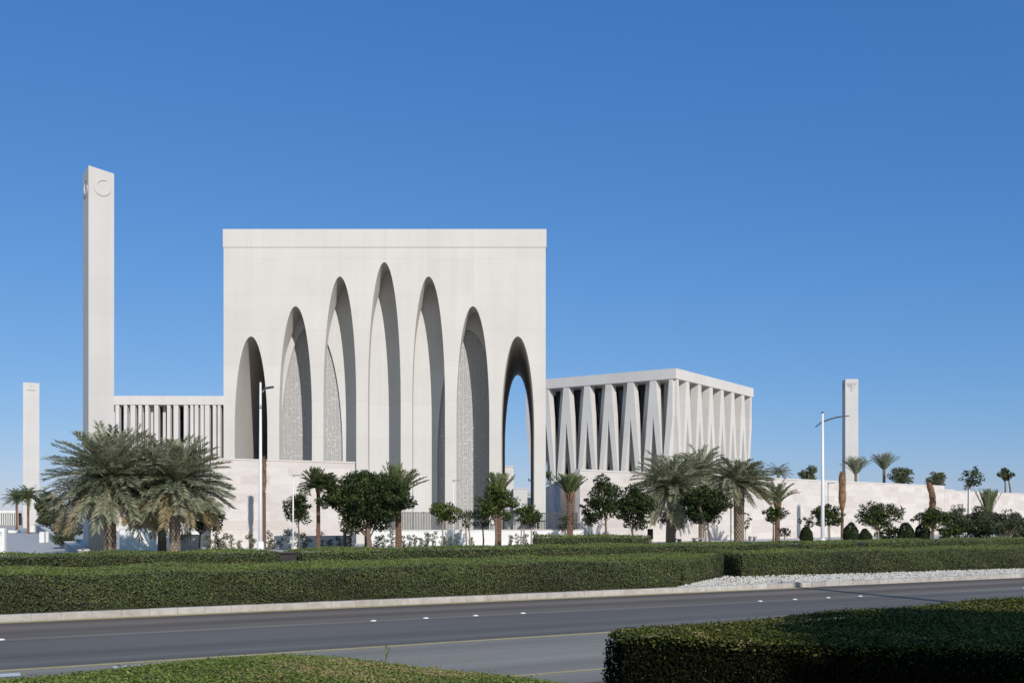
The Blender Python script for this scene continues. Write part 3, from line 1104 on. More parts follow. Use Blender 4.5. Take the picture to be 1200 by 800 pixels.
wall('boundary_wall', 'high pinkish stone wall in front of the mosque at left', (gx(247, 80.5), 80.5), (gx(416, 85), 85), 0, gz(538, 80.5), gz(542.5, 85), .8, M_trav, .12)
W2a, W2b = np.array([5.75, 95.0]), np.array([60.8, 146.0])
w2u = (W2b - W2a) / np.linalg.norm(W2b - W2a)
w2n = np.array([-w2u[1], w2u[0]])
wall('boundary_wall', 'long high pale stone wall running away to the right below the columned hall', W2a, W2b, 0, 6.75, 6.75, .6, M_trav, .16)
wall('boundary_wall', 'lower stretch of pale wall at the far right end with trees above it', W2b + w2u * .05, W2b + w2u * 75, 0, 6.15, 6.15, .6, M_trav, .1)
b_ = wall('boundary_wall', 'short stepped top piece of pale wall at the far right', W2b - w2u * .05 + w2n * 1.0, W2b + w2u * 5.6 + w2n * 1.0, 0, 6.45, 6.45, .5, M_trav)
wall('side_wall', 'tall wall in brownish shade running back between the mosque and the long wall', (4.0, 160), (5.7, 95.7), 0, 6.75, 6.75, .5, M_trav, .1)
sheet('terrace', [(6.8, 96.6), tuple(W2b + w2u * 75 + w2n * .7), tuple(W2b + w2u * 75 + w2n * 90), (60, 250), (4.6, 159.9)], 5.9, M_paving)
wall('boundary_wall', 'distant pale wall seen low through the rightmost arch', (gx(560, 175), 175), (gx(640, 172), 172), 0, 5.6, 5.6, .6, M_stone2, .1)
for nm, lab, px0, px1, Y, top, y2 in (('white_block', 'tall white block seen through the rightmost arch', 586, 602, 140, 547, 6), ('white_block', 'low white block seen through the rightmost arch beside the taller one', 601.5, 618, 139, 573, 4)):
    t = thing(nm, lab, 'block', (gx(px0, Y), Y, 0))
    b = Buf()
    b.bbox(0, gx(px1, Y) - gx(px0, Y), 0, y2, 0, gz(top, Y), .03)
    b.build('wall_body', M_stone2, t)
    b = Buf()
    b.bbox(-.05, gx(px1, Y) - gx(px0, Y) + .05, -.05, y2 + .05, gz(top, Y) + .003, gz(top, Y) + .15, .02)
    b.build('coping', M_stone2, t)
wall('low_wall', 'low white wall below the arches behind the young trees', (gx(432, 88), 88), (gx(684, 91), 91), 0, 1.28, 1.28, .3, M_white, .08)
wall('low_wall', 'low white planter wall below the high stone wall at left', (gx(322, 78.6), 78.6), (gx(412, 81), 81), 0, .95, .95, .3, M_white, .06)
wall('low_wall', 'low white wall in the shade behind the two big date palms', (gx(140, 76), 76), (gx(234, 78), 78), 0, 1.55, 1.55, .4, M_white, .06)

# gatehouse block behind the two palms
t = thing('gatehouse', 'pale gatehouse wall with a dark opening, mostly hidden behind the two big date palms', 'building', (gx(150, 88), 88, 0))
b = Buf()
w = gx(262, 88) - gx(150, 88)
x1, x2 = .4, 3.6
b.box(0, x1, 0, .6, 0, 5.8)
b.box(x1, x2, 0, .6, 3.4, 5.8)
b.box(x2, w, 0, .6, 0, 5.8)
b.build('wall_body', M_trav, t)
b = Buf()
b.box(x1 - .05, x2 + .05, .62, .7, 0, 3.4)
b.build('door', M_bronze, t)
b = Buf()
b.box(-.05, w, -.04, .7, 5.803, 5.92)
b.build('coping', M_stone2, t)

# fences
def fence(label, a, e, z0, z1, step, mat, bar=.03):
    a, e = np.array(a), np.array(e)
    L = np.linalg.norm(e - a)
    t = thing('railing_fence', label, 'fence', (a[0], a[1], 0), math.atan2((e - a)[1], (e - a)[0]))
    b = Buf()
    n = int(L / step)
    for i in range(n + 1):
        x = i * L / n
        b.box(x - bar, x + bar, -.04, .04, z0, z1)
    b.build('bars', mat, t)
    b = Buf()
    b.box(-.03, L + .03, -.055, .055, z0 + .003, z0 + .07)
    b.box(-.03, L + .03, -.055, .055, z1 - .07, z1 + .003)
    b.build('rail', mat, t)
    n = max(2, int(L / 2.6))
    for i in range(n + 1):
        x = i * L / n
        b = Buf()
        b.box(x - .05, x + .05, -.065, .065, z0 - .3, z1 + .06)
        b.build('post', mat, t)
    return t


fence('grey upright railing behind the low white wall below the middle arches', (gx(455, 92), 92), (gx(537, 92), 92), 1.2, 2.9, .14, M_fence, .045)
fence('dark railing behind the low white wall below the rightmost arch', (gx(586, 93), 93), (gx(676, 94), 94), 1.2, 2.85, .13, M_darkmetal, .022)

# ------------------------------------------------------------------ plaza things at far left
A1, A2 = (gx(92, 62), 62.0), (gx(40.5, 185), 185.0)
wall('ramp_wall', 'grey low wall sloping down along the right side of the plaza at far left', A2, A1, 0, 1.2, .45, .6, M_greywall, .05)
for px, Y, lab in ((49.8, 98, 'taller white bollard on the plaza by the grey low wall, left of a pair'), (55.3, 99, 'narrow white bollard on the plaza by the grey low wall, right of a pair')):
    w = .46 if px < 52 else .3
    t = thing('bollard', lab, 'bollard', (gx(px, Y), Y, 0), 0, 'white bollards on the plaza')
    b = Buf()
    b.bbox(-w / 2, w / 2, -w / 2, w / 2, 0, 1.0, .03)
    b.build('post', M_white, t)
    b = Buf()
    b.bbox(-w / 2 + .02, w / 2 - .02, -w / 2 + .02, w / 2 - .02, 1.003, 1.07, .02)
    b.build('cap', M_stone2, t)
t = thing('sign_pillar', 'white upright pillar with small grey marks at the left edge of the photo', 'pillar', (gx(-2.5, 60), 60, 0))
b = Buf()
b.bbox(-.45, .45, -.15, .15, 0, gz(618.5, 60), .03)
b.build('pillar_body', M_white, t)
b = Buf()
b.box(.13, .30, -.165, -.152, 1.50, 1.60)
b.box(.15, .28, -.165, -.152, 1.38, 1.42)
b.build('plate', M_polegrey, t)
t = thing('white_block', 'small white block standing on the plaza near the far palms', 'block', (gx(38.5, 165), 165, 0))
b = Buf()
b.bbox(-.4, .4, -.3, .3, 0, 1.15, .04)
b.build('block_body', M_white, t)
b = Buf()
b.bbox(-.45, .45, -.35, .35, 1.153, 1.23, .02)
b.build('coping', M_stone2, t)
t = thing('planter', 'low white planter edge below the red-trunked palms on the plaza', 'planter', (gx(17, 158), 158, 0))
b = Buf()
b.bbox(-.75, .75, -.5, .5, 0, .42, .03)
b.build('planter_body', M_white, t)
b = Buf()
b.box(-.65, .65, -.4, .4, .42, .46)
b.build('soil', M_soil, t)
t = thing('colonnade', 'distant low pale colonnade at the left horizon', 'colonnade', (gx(-8, 300), 300, 0))
b = Buf()
b.bbox(0, 7.2, 0, 4, 3.5, 4.3, .03)
b.build('roof_beam', M_white, t)
for i in range(12):
    b = Buf()
    b.box(.1 + i * .62, .34 + i * .62, .1, .5, 0, 3.497)
    b.build('pillar', M_white, t)
b = Buf()
b.box(.05, 7.1, 2.5, 2.7, 0, 3.497)
b.build('back_wall', M_bronze, t)

# cabinets below the palms
for i, (px, wpx, lab) in enumerate(((217, 11, 'left grey utility cabinet between the right big palm and the wall corner'), (229, 10, 'right grey utility cabinet next to the wall corner'))):
    Y = 72
    t = thing('utility_cabinet', lab, 'cabinet', (gx(px, Y), Y, 0), 0, 'grey utility cabinets')
    w = wpx * Y / F / 2
    b = Buf()
    b.bbox(-w, w, 0, .5, 0, 1.18, .02)
    b.build('cabinet_body', M_cabinet, t)
    b = Buf()
    b.bbox(-w - .03, w + .03, -.03, .53, 1.183, 1.24, .02)
    b.build('lid', M_cabinet, t)
    b = Buf()
    b.box(-.15, .02, -.006, -.002, .85, 1.0)
    b.build('plate', M_white, t)

# wooden frame
t = thing('timber_frame', 'small reddish timber frame with a slatted top beside the tall bushy tree', 'timber frame', (gx(418, 80), 79.5, 0))
b = Buf()
for i in range(8):
    b.bbox(-1.0, .95, -.5 + i * .14, -.4 + i * .14, 1.35, 1.42, .01)
b.build('slatted_top', M_wood, t)
for sx in (-.85, .8):
    for sy in (-.35, .45):
        b = Buf()
        b.bbox(sx - .06, sx + .06, sy - .06, sy + .06, 0, 1.347, .01)
        b.build('leg', M_wood, t)
# brown sign
t = thing('small_sign', 'small dark brown square sign on a thin post left of the middle date palm', 'sign', (gx(762, 88), 88, 0))
b = Buf()
b.bbox(-.24, .24, -.03, .03, .55, 1.45, .01)
b.build('panel', M_brownsign, t)
b = Buf()
b.bbox(-.03, .03, .035, .09, 0, 1.4, .008)
b.build('post', M_darkmetal, t)
# low stone benches at the wall foot
for i, (px, Y, wpx, lab) in enumerate(((793, 93, 10, 'low pale bench just right of the middle date palm trunk'), (818, 97, 14, 'low pale bench below the dark dense tree right of the middle date palm'), (882, 105, 9, 'low pale bench between the right date palm and the wall'))):
    t = thing('stone_bench', lab, 'bench', (gx(px, Y), Y, 0), R(20), 'low pale benches by the long wall')
    w = wpx * Y / F / 2
    b = Buf()
    b.bbox(-w, w, -.25, .25, .38, .48, .015)
    b.build('seat', M_greywall, t)
    for s_ in (-1, 1):
        b = Buf()
        b.bbox(s_ * w * .7 - .1, s_ * w * .7 + .1, -.2, .2, 0, .377, .01)
        b.build('leg', M_greywall, t)
# ------------------------------------------------------------------ lamps
def street_lamp(label, px, Y, top, style, rz=0.0, mat=None, base=True, r0=.11, r1=.06):
    mat = mat or M_polewhite
    z = gz(top, Y)
    t = thing('street_lamp', label, 'street lamp', (gx(px, Y), Y, 0), rz)
    b = Buf()
    b.tube([(0, 0, 0), (0, 0, z * .5), (0, 0, z)], [r0, (r0 + r1) / 2, r1], 12)
    pole = b.build('pole', mat, t)
    if base:
        b = Buf()
        b.tube([(0, 0, 0), (0, 0, .95), (0, 0, 1.05)], [r0 * 1.7, r0 * 1.6, r0 * 1.1], 12)
        b.build('base', mat, t)
    if style == 'curved':
        pts = [(-.48, 0, z - .92), (-.1, 0, z - .62), (.4, 0, z - .42), (.95, 0, z - .27), (1.3, 0, z - .21)]
        b = Buf()
        b.tube(pts, [.03, .042, .05, .045, .045], 8)
        b.build('arm', M_darkmetal, t)
        b = Buf()
        V = [(.95, -.11, z - .29), (1.78, -.13, z - .19), (1.78, .13, z - .19), (.95, .11, z - .29), (1.0, -.07, z - .20), (1.70, -.08, z - .15), (1.70, .08, z - .15), (1.0, .07, z - .20)]
        b.add(V, [(0, 3, 2, 1), (4, 5, 6, 7), (0, 1, 5, 4), (1, 2, 6, 5), (2, 3, 7, 6), (3, 0, 4, 7)])
        b.build('lamp_head', M_darkmetal, t)
        b = Buf()
        b.tube([(0, 0, z + .002), (0, 0, z + .09)], [r1 * 1.3, r1 * .8], 10)
        b.build('cap', M_darkmetal, t)
    elif style == 'bracket':
        b = Buf()
        b.tube([(.03, 0, z - .65), (.18, 0, z - .48), (.34, 0, z - .33)], .03, 8)
        b.build('arm', M_polegrey, t)
        b = Buf()
        V = [(.22, -.14, z - .40), (.78, -.16, z - .30), (.78, .16, z - .30), (.22, .14, z - .40), (.24, -.1, z - .29), (.74, -.1, z - .21), (.74, .1, z - .21), (.24, .1, z - .29)]
        b.add(V, [(0, 3, 2, 1), (4, 5, 6, 7), (0, 1, 5, 4), (1, 2, 6, 5), (2, 3, 7, 6), (3, 0, 4, 7)])
        b.build('lamp_head', M_darkmetal, t)
        b = Buf()
        b.tube([(0, 0, z - 1.55), (0, 0, z - 1.3)], r1 * 1.35, 12)
        b.build('collar', M_polegrey, t)
        b = Buf()
        b.tube([(0, 0, z + .002), (0, 0, z + .1)], [r1 * 1.2, r1 * .7], 10)
        b.build('cap', M_darkmetal, t)
    elif style == 'small':
        b = Buf()
        b.tube([(0, 0, z - .22), (.09, 0, z - .06), (.12, 0, z - .02)], .025, 8)
        b.build('arm', M_polegrey, t)
        b = Buf()
        b.bbox(-.05, .62, -.12, .12, z - .01, z + .06, .02)
        b.build('lamp_head', M_polegrey, t)
    return t


street_lamp('tall white street lamp at left before the first arch, with a short dark side head', 305.3, 60, 448, 'bracket', 0, None, True, .13, .06)
street_lamp('tall white street lamp at right with a long curved arm before the distant tower', 964, 68, 484, 'curved', 0, None, True, .14, .075)
street_lamp('small white lamp with a flat arm against the stone wall at left', 343.5, 72, 557, 'small', 0, None, False, .06, .045)
street_lamp('small white lamp with a flat arm against the arches, in the middle', 531, 80, 563, 'small', 0, None, False, .05, .04)
street_lamp('small grey lamp with a flat arm against the long wall, beside the tall curved lamp', 970.5, 96, 566, 'small', 0, M_polegrey, False, .05, .04)
street_lamp('plain slim grey lamp pole just left of the right date palm', 856.5, 90, 545, 'none', 0, M_polegrey, False, .06, .045)
street_lamp('slim white pole rising out of the shrubs at the far right', 1136, 100, 573, 'none', 0, None, False, .07, .06)
# lamp of the near side, outside the photo: its shadow lies across the road
street_lamp('tall street lamp on the near side of the road outside the photo', CX + F * 18.9 / 16.0, 16.0, HY - (11.6 - H) * F / 16.0, 'bracket', R(115), None, True, .24, .16)

# ------------------------------------------------------------------ palms and trees
def scale_trunk(h, r0, r1, k=9, hh=.16, lean=0.0, n=54, amp=.13):
    b = Buf()
    rows = int(h / .05)
    zz = np.linspace(0, h, rows + 1)
    th = np.arange(n) * 2 * pi / n
    Z, T = np.meshgrid(zz, th, indexing='ij')
    u = k * T / (2 * pi) + Z / hh / 2
    v = k * T / (2 * pi) - Z / hh / 2
    fu, fv = np.abs(u % 1 - .5) * 2, np.abs(v % 1 - .5) * 2
    bump = 1 - np.maximum(fu, fv) ** 1.6
    rad = r0 + (r1 - r0) * Z / h
    rad = rad * (1 + .35 * np.exp(-Z / .35)) if False else rad
    rad = rad * (1 + amp * (bump - .5)) + rng.normal(0, .006, Z.shape)
    X = rad * np.cos(T) + lean * (Z / h) ** 1.5
    Y = rad * np.sin(T)
    V = np.stack([X, Y, Z], -1).reshape(-1, 3)
    I = np.arange((rows + 1) * n).reshape(rows + 1, n)
    a = I[:-1]
    c = I[1:]
    Fc = np.stack([a, np.roll(a, -1, 1), np.roll(c, -1, 1), c], -1).reshape(-1, 4)
    t = np.clip(bump[:-1] * .9 + rng.normal(0, .1, bump[:-1].shape), 0, 1).reshape(-1)
    b.v.append(V)
    b.n += len(V)
    b.f += Fc.tolist()
    b.t += t.tolist()
    b.m += [0] * len(Fc)
    b.s += [False] * len(Fc)
    return b


def fronds(n, L, e_lo, e_hi, bend, nl=38, leaf=.42, wind=(0, 0), dry=0.12, pw=1.0, tint=.48, base=(0, 0, 0), width=.066, vee=.35):
    """arched feather fronds from one point: a thin rib and two rows of leaflets each"""
    b = Buf()
    ga = pi * (3 - sqrt(5))
    Q, T = [], []
    for i in range(n):
        f = (i + .5) / n
        az = i * ga + rng.uniform(-.25, .25)
        e0 = e_lo + (e_hi - e_lo) * (1 - f ** pw) + rng.normal(0, .06)
        ln = L * rng.uniform(.86, 1.08) * (1 - .14 * (1 - f))
        k = 12
        d = np.array([cos(az), sin(az)])
        bd = bend * rng.uniform(.75, 1.25)
        pts, tg = [np.array([base[0] + .14 * d[0], base[1] + .14 * d[1], base[2] + .25 * (1 - f)])], []
        tw = rng.uniform(-.18, .18)
        for j in range(k):
            s = (j + .5) / k
            e = e0 - bd * s ** 1.35
            dd = d * cos(e) + np.array(wind) * s
            t3 = np.array([dd[0] - d[1] * tw * s, dd[1] + d[0] * tw * s, sin(e)])
            t3 /= np.linalg.norm(t3)
            tg.append(t3)
            pts.append(pts[-1] + t3 * ln / k)
        pts = np.array(pts)
        tg.append(tg[-1])
        tg = np.array(tg)
        isdry = f > 1 - dry
        tn = rng.uniform(.82, 1.0) if (isdry and rng.uniform() < .75) else tint + rng.normal(0, .13)
        b.tube(pts[::2], np.linspace(.035, .008, len(pts[::2])), 4, 0, min(.8, tn + .12), False)
        sv = np.linspace(.10, .995, nl)
        P = np.stack([np.interp(sv * k, np.arange(k + 1), pts[:, c]) for c in range(3)], 1)
        TT = np.stack([np.interp(sv * k, np.arange(k + 1), tg[:, c]) for c in range(3)], 1)
        TT /= np.linalg.norm(TT, axis=1, keepdims=True)
        side = np.cross(TT, [0, 0, 1.0])
        side /= np.linalg.norm(side, axis=1, keepdims=True) + 1e-6
        up = np.cross(side, TT)
        prof = leaf * (.42 + .58 * np.sin(pi * np.clip(sv * .80 + .08, 0, 1)) ** .7)
        for sg in (-1, 1):
            a = rng.uniform(.55, .85, nl)[:, None]
            dirs = TT * np.cos(a) + sg * side * np.sin(a) + up * (vee + rng.normal(0, .16, nl)[:, None])
            dirs /= np.linalg.norm(dirs, axis=1, keepdims=True)
            ll = (prof * rng.uniform(.8, 1.15, nl))[:, None]
            tip = P + dirs * ll + np.array([0, 0, -1]) * (ll ** 2) * .28
            mid = P + dirs * ll * .5
            wv = np.cross(dirs, up + .5 * rnd_unit(nl))
            wv /= np.linalg.norm(wv, axis=1, keepdims=True) + 1e-6
            wv *= width
            Q.append(np.stack([P, mid + wv * .5, tip, mid - wv * .5], 1))
            T.append(np.clip(tn + rng.normal(0, .07, nl) + .10 * (sv - .5), 0, 1))
    b.quads(np.concatenate(Q), np.concatenate(T))
    return b


def date_palm(label, px, Y, crown_py, L, n=66, r=.30, lean=0.0, seed=0, trunk=None, e=(-.55, 1.35), bend=1.0, dry=.12, leaf=.45, nl=42, name='date_palm', mat=None, wind=(0, 0), pw=.8, tint=.48, group=None, z0=0.0, r1=None, width=.066, skirt=True):
    global rng
    rng = np.random.default_rng(100 + seed)
    h = gz(crown_py, Y) - z0
    t = thing(name, label, 'palm tree', (gx(px, Y), Y, z0), rng.uniform(0, .01), group)
    scale_trunk(h, r, r1 or r * .92, k=9 if r > .22 else 7, hh=.20 if r > .22 else .15, lean=lean).build('trunk', trunk or M_palmtrunk, t)
    fronds(n, L, e[0], e[1], bend, nl, leaf, wind, dry, pw, tint, (lean, 0, h), width).build('crown', mat or M_frond, t)
    if skirt:
        b = Buf()
        for i in range(26):
            az = i * 2.4
            rr_ = (r1 or r) * 1.0
            b.tube([(lean + rr_ * .7 * cos(az), rr_ * .7 * sin(az), h - .45 + .02 * i), (lean + rr_ * 1.25 * cos(az), rr_ * 1.25 * sin(az), h - .15 + .02 * i), (lean + rr_ * 1.7 * cos(az), rr_ * 1.7 * sin(az), h + .12 + .02 * i)], [.07, .05, .03], 5, 0, rng.uniform(.25, .9))
        b.build('leaf_bases', trunk or M_palmtrunk, t)
    return t


date_palm('big date palm at left beside the tallest tower, left one of the two in front', 129, 62.3, 566, 3.95, 176, .36, 0, 1, e=(-.55, 1.45), bend=.66, dry=.12, nl=56, leaf=.68)
date_palm('big date palm at left, right one of the two in front, before the pillared hall', 205, 63, 571, 3.6, 156, .33, 0, 2, e=(-.5, 1.45), bend=.66, dry=.12, nl=54, leaf=.64)
date_palm('shaded date palm between and behind the two big palms at left', 190, 70, 596, 2.9, 60, .28, 0, 3, e=(-.5, 1.2), bend=1.1, dry=.1)
date_palm('full date palm in the middle right, before the near corner of the columned hall', 785, 84, 574, 3.8, 136, .34, .15, 4, e=(-.5, 1.42), bend=.85, dry=.06, nl=54, leaf=.62, tint=.52)
date_palm('date palm behind the full one, its crown showing to the right over the dark tree', 822, 100, 556, 3.5, 74, .28, 0, 5, e=(-.4, 1.42), bend=.95, dry=.04, nl=50, leaf=.55, tint=.52)
date_palm('leaning-crowned date palm with thick trunk right of the columned hall corner', 866, 86, 571, 3.15, 124, .40, .0, 6, e=(-.25, 1.42), bend=.85, dry=.03, nl=50, leaf=.52, wind=(.42, 0), r1=.44, tint=.53)
yg = 'young palms with upright fronds'
date_palm('young palm with upright fronds rising above a small round yellow-green tree', 911, 100, 592, 2.7, 26, .24, 0, 7, M_redtrunk, (.85, 1.5), .75, .0, .40, 34, 'young_palm', M_frondgreen, tint=.6, group=yg)
date_palm('young palm with upright fronds at the corner of the long wall', 668, 78, 582, 1.8, 30, .23, 0, 8, M_redtrunk, (.95, 1.5), .45, .0, .34, 34, 'young_palm', M_frondgreen, tint=.6, group=yg)
date_palm('young palm with fronds blown to the right, half behind the big bushy tree at left', 467, 76, 583, 2.6, 36, .23, 0, 9, M_redtrunk, (.85, 1.5), .5, .0, .4, 34, 'young_palm', M_frondgreen, wind=(.5, 0), tint=.6, group=yg)
date_palm('young palm whose tip rises out of the bright green tree below the sixth arch', 584, 80, 583, 2.0, 28, .24, 0, 10, M_redtrunk, (1.0, 1.5), .4, .0, .34, 30, 'young_palm', M_frondgreen, tint=.66, group=yg)
date_palm('young palm with tied-up fronds above the shrubs at far right', 1158, 108, 606, 3.0, 34, .2, 0, 11, M_redtrunk, (1.22, 1.52), .18, .0, .34, 32, 'young_palm', M_frondgreen, tint=.55, group=yg)
date_palm('thin fan palm with red trunk and short green crown blown to the right', 373, 74, 571, 1.45, 60, .14, 0, 12, M_redtrunk, (-.1, 1.35), .6, .0, .42, 26, 'fan_palm', M_frondgreen, wind=(.9, 0), tint=.42, width=.06)
# far red-trunked pair on the plaza
date_palm('left one of two small red-trunked palms far off on the plaza', 19.5, 160, 585, 2.2, 60, .17, 0, 13, M_redbark, (-.2, 1.4), .8, .0, .4, 20, 'fan_palm', M_frondgreen, tint=.5, width=.06)
date_palm('right one of two small red-trunked palms far off on the plaza', 33, 150, 583, 2.3, 66, .17, 0, 14, M_redbark, (-.3, 1.4), .9, .0, .4, 20, 'fan_palm', M_frondgreen, tint=.5, width=.06)
# terrace palms above the long wall
date_palm('small palm on the terrace just right of the distant tower', 1003, 150, 556, 2.8, 44, .22, 0, 15, None, (.9, 1.5), .5, 0, .6, 30, z0=5.9, tint=.42, width=.05, skirt=False)
date_palm('upright palm on the terrace right of the distant tower, second from it', 1036, 154, 551, 2.8, 40, .22, 0, 16, None, (.85, 1.52), .45, 0, .6, 30, z0=5.9, tint=.45, width=.05, skirt=False)
date_palm('low palm crown just showing over the long wall at its left end', 912, 138, 556, 2.0, 30, .2, 0, 17, None, (0, 1.3), .9, 0, .45, 24, z0=5.9, tint=.42, width=.05, skirt=False)


# tall palm stem wrapped and without crown, three of them
def wrapped_palm(label, px, Y, top, rw, wz, crook=0.0, dark=False):
    h = gz(top, Y)
    t = thing('wrapped_palm', label, 'palm tree', (gx(px, Y), Y, 0), 0, 'cut palm trunks with hessian wrapped tops')
    scale_trunk(h - wz + .1, .17, .15, 7, .15, 0, 40).build('trunk', M_redtrunk, t)
    b = Buf()
    k = 9
    pts = [(crook * (i / k - .4) ** 2 * 3, 0, h - wz + wz * i / k) for i in range(k + 1)]
    rad = [rw * x * rng.uniform(.9, 1.08) for x in (.5, .75, .9, .98, .95, .9, .92, .96, .86, .5)]
    b.tube(pts, rad, 14)
    q = []
    for i in range(520):
        s = rng.uniform(.0, 1.04) ** .6
        a = rng.uniform(0, 2 * pi)
        r_ = rw * .9
        c = np.array([r_ * cos(a) + crook * (s - .4) ** 2 * 3, r_ * sin(a), h - wz + wz * s])
        d = np.array([cos(a) * .4, sin(a) * .4, rng.uniform(-.9, .7)])
        e = c + d * rng.uniform(.1, .30)
        w_ = np.array([-sin(a), cos(a), 0]) * .025
        q.append([c - w_, c + w_, e + w_ * .3, e - w_ * .3])
    b.quads(np.array(q), rng.uniform(.1, .5, len(q)), 1)
    b.build('wrap', [M_hessian, M_redtrunk], t)
    return t


wrapped_palm('tall palm trunk with swollen wrapped top below the distant tower at right', 987, 113.5, 553, .40, 4.2)
wrapped_palm('palm trunk with crooked hessian-wrapped top near the step in the long wall', 1093, 118, 565, .38, 3.6, -.5)
wrapped_palm('very tall thin reddish palm trunk right behind the tall lamp at left', 309, 76.5, 535, .20, 2.8)


def crown_buf(clumps, per, leaf, light=.5):
    b = Buf()
    cs_, ts, nr = [], [], []
    for (c, r) in clumps:
        n = int(per * (r / .5) ** 1.6) + 8
        d = rnd_unit(n)
        rad = r * rng.uniform(.35, 1.0, n) ** .6
        p = np.array(c) + d * rad[:, None] * np.array([1.1, 1.1, .8])
        cs_.append(p)
        nr.append(d * .7 + np.array([0, 0, .5]))
        ts.append(np.clip(light + .26 * d[:, 2] * (rad / r) + rng.normal(0, .22, n) + rng.normal(0, .09), 0, 1))  # clump tops tinted lighter and undersides darker, light painted into the leaves
    b.quads(leaf_quads(np.concatenate(cs_), np.concatenate(nr), leaf, .5, .9), np.concatenate(ts))
    return b


def tree(label, px, Y, x0, x1, ytop, ybot, n=60, leaf=.20, mat=None, trunks=(0,), seed=0, per=66, light=.45, name='broadleaf_tree', bark=None, tr=.09, z0=0.0, lumps=None, group=None, thin=1.0, cr=.42, spread=0.0):
    """broadleaf tree whose crown spans photo columns x0..x1 and rows ytop..ybot at distance Y"""
    global rng
    rng = np.random.default_rng(500 + seed)
    zt_, zb_ = gz(ytop, Y) - z0, gz(ybot, Y) - z0
    xl, xr = gx(x0, Y) - gx(px, Y), gx(x1, Y) - gx(px, Y)
    cx, cz, rx, rz_ = (xl + xr) / 2, (zt_ + zb_) / 2, (xr - xl) / 2, (zt_ - zb_) / 2
    t = thing(name, label, 'tree', (gx(px, Y), Y, z0), 0, group)
    cl = []
    csz = cr * min(rx, rz_) if lumps is None else cr
    nlobe = int(min(13, 5 + n // 9))
    lobes = []
    for i in range(nlobe):
        u_ = -1 + 2 * (i + .5) / nlobe + rng.normal(0, .12)
        rr_ = rng.uniform(.24, .42)
        w_ = rng.uniform(-1, 1) * sqrt(max(0, 1 - u_ * u_)) * .95
        lobes.append((np.array([np.clip(u_, -1, 1) * (1 - rr_ * .8), rng.uniform(-.6, .6), np.clip(w_ + .12, -1, 1) * (1 - rr_ * .7)]), rr_))
    lobes.append((np.array([0, 0, .0]), .42))
    for sx_ in (-1, 1):
        lobes.append((np.array([sx_ * rng.uniform(.25, .5), rng.uniform(-.3, .3), -.58]), rng.uniform(.26, .36)))
    lobes.append((np.array([rng.uniform(-.2, .2), 0, .62]), .36))
    for i in range(n):
        lc, lr = lobes[i % len(lobes)]
        d = rnd_unit(1)[0]
        p = lc + d * lr * rng.uniform(.35, 1.0) ** .5
        r_ = csz * rng.uniform(.55, 1.0)
        cl.append(((cx + p[0] * max(rx - r_ * .6, .1), p[1] * max(rx - r_ * .6, .1), cz + p[2] * max(rz_ - r_ * .5, .1)), r_))
    for _ in range(max(3, n // 4)):          # stray outer sprays
        d = rnd_unit(1)[0]
        d[2] = abs(d[2]) * .9 - .15
        q_ = rng.uniform(.8, 1.12)
        cl.append(((cx + d[0] * rx * q_, d[1] * rx * .9, cz + d[2] * rz_ * q_), csz * rng.uniform(.3, .55)))
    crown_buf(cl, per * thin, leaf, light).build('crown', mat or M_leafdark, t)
    b = Buf()
    for dx in trunks:
        top = np.array([cx * .6 + dx * .6, 0, zb_ + .5 * rz_])
        b.tube([(dx, 0, 0), (dx * .9 + .04, .02, zb_ * .5), (dx * .7 + cx * .2, 0, zb_), tuple(top)], [tr * 1.15, tr, tr * .85, tr * .5], 8)
        for i in range(7):
            c = cl[rng.integers(0, len(cl))][0]
            s0 = np.array([dx * .7 + cx * .2, 0, zb_ + rng.uniform(-.15, .3) * rz_])
            m_ = (s0 + np.array(c)) / 2 + np.array([0, 0, -.1 * rz_])
            b.tube([s0, m_, c], [tr * .5, tr * .33, tr * .14], 5)
    b.build('trunk', bark or M_bark, t)
    return t


tree('slim dark tree beside the small white lamp, before the stone wall at left', 350, 74, 330, 368, 573, 617, 34, .2, seed=1, per=60, tr=.06)
tree('largest dark bushy tree, left of the middle, before the third and fourth arch', 431, 73, 380, 480, 552, 628, 130, .24, seed=2, per=90, tr=.13, trunks=(0, .15))
tree('small round bright green tree below the fifth arch', 518, 72, 502, 543, 585, 616, 44, .17, M_leafmid, seed=3, per=66, light=.55, bark=M_palebark, tr=.06)
tree('small dark sparse tree with forked trunk between two green trees below the fifth arch', 546, 73, 532, 560, 596, 620, 22, .17, seed=4, per=30, tr=.06, trunks=(0, .3), bark=M_palebark)
tree('bright green round tree below the sixth arch, before a young palm', 581, 72, 556, 607, 566, 614, 62, .19, M_leafmid, seed=5, per=75, light=.5, tr=.09)
tree('dark low tree half hidden left of the bright green one below the sixth arch', 566, 76, 552, 578, 589, 620, 24, .18, seed=6, per=58, tr=.06)
tree('small green tree with two thin stems below the rightmost arch', 610, 74, 599, 634, 588, 617, 36, .17, M_leafmid, seed=7, per=58, light=.4, trunks=(0, .25), bark=M_palebark, tr=.05)
tree('slender dark tree just right of the rightmost arch base, thin stem', 622, 75, 614, 637, 596, 620, 20, .17, seed=8, per=50, tr=.05, bark=M_palebark)
tree('dark lobed tree before the left end of the long wall, upper tip narrow', 710, 76, 686, 732, 553, 614, 64, .2, seed=9, per=46, light=.42, tr=.09)
tree('low dark tree left of the lobed tree by the wall corner', 691, 77, 679, 706, 577, 620, 32, .19, M_leafdark, seed=10, per=60, tr=.055, bark=M_palebark)
tree('dark tree right of the lobed tree, reaching toward the middle date palm', 741, 77, 717, 767, 564, 624, 70, .21, seed=11, per=75, light=.38, tr=.09)
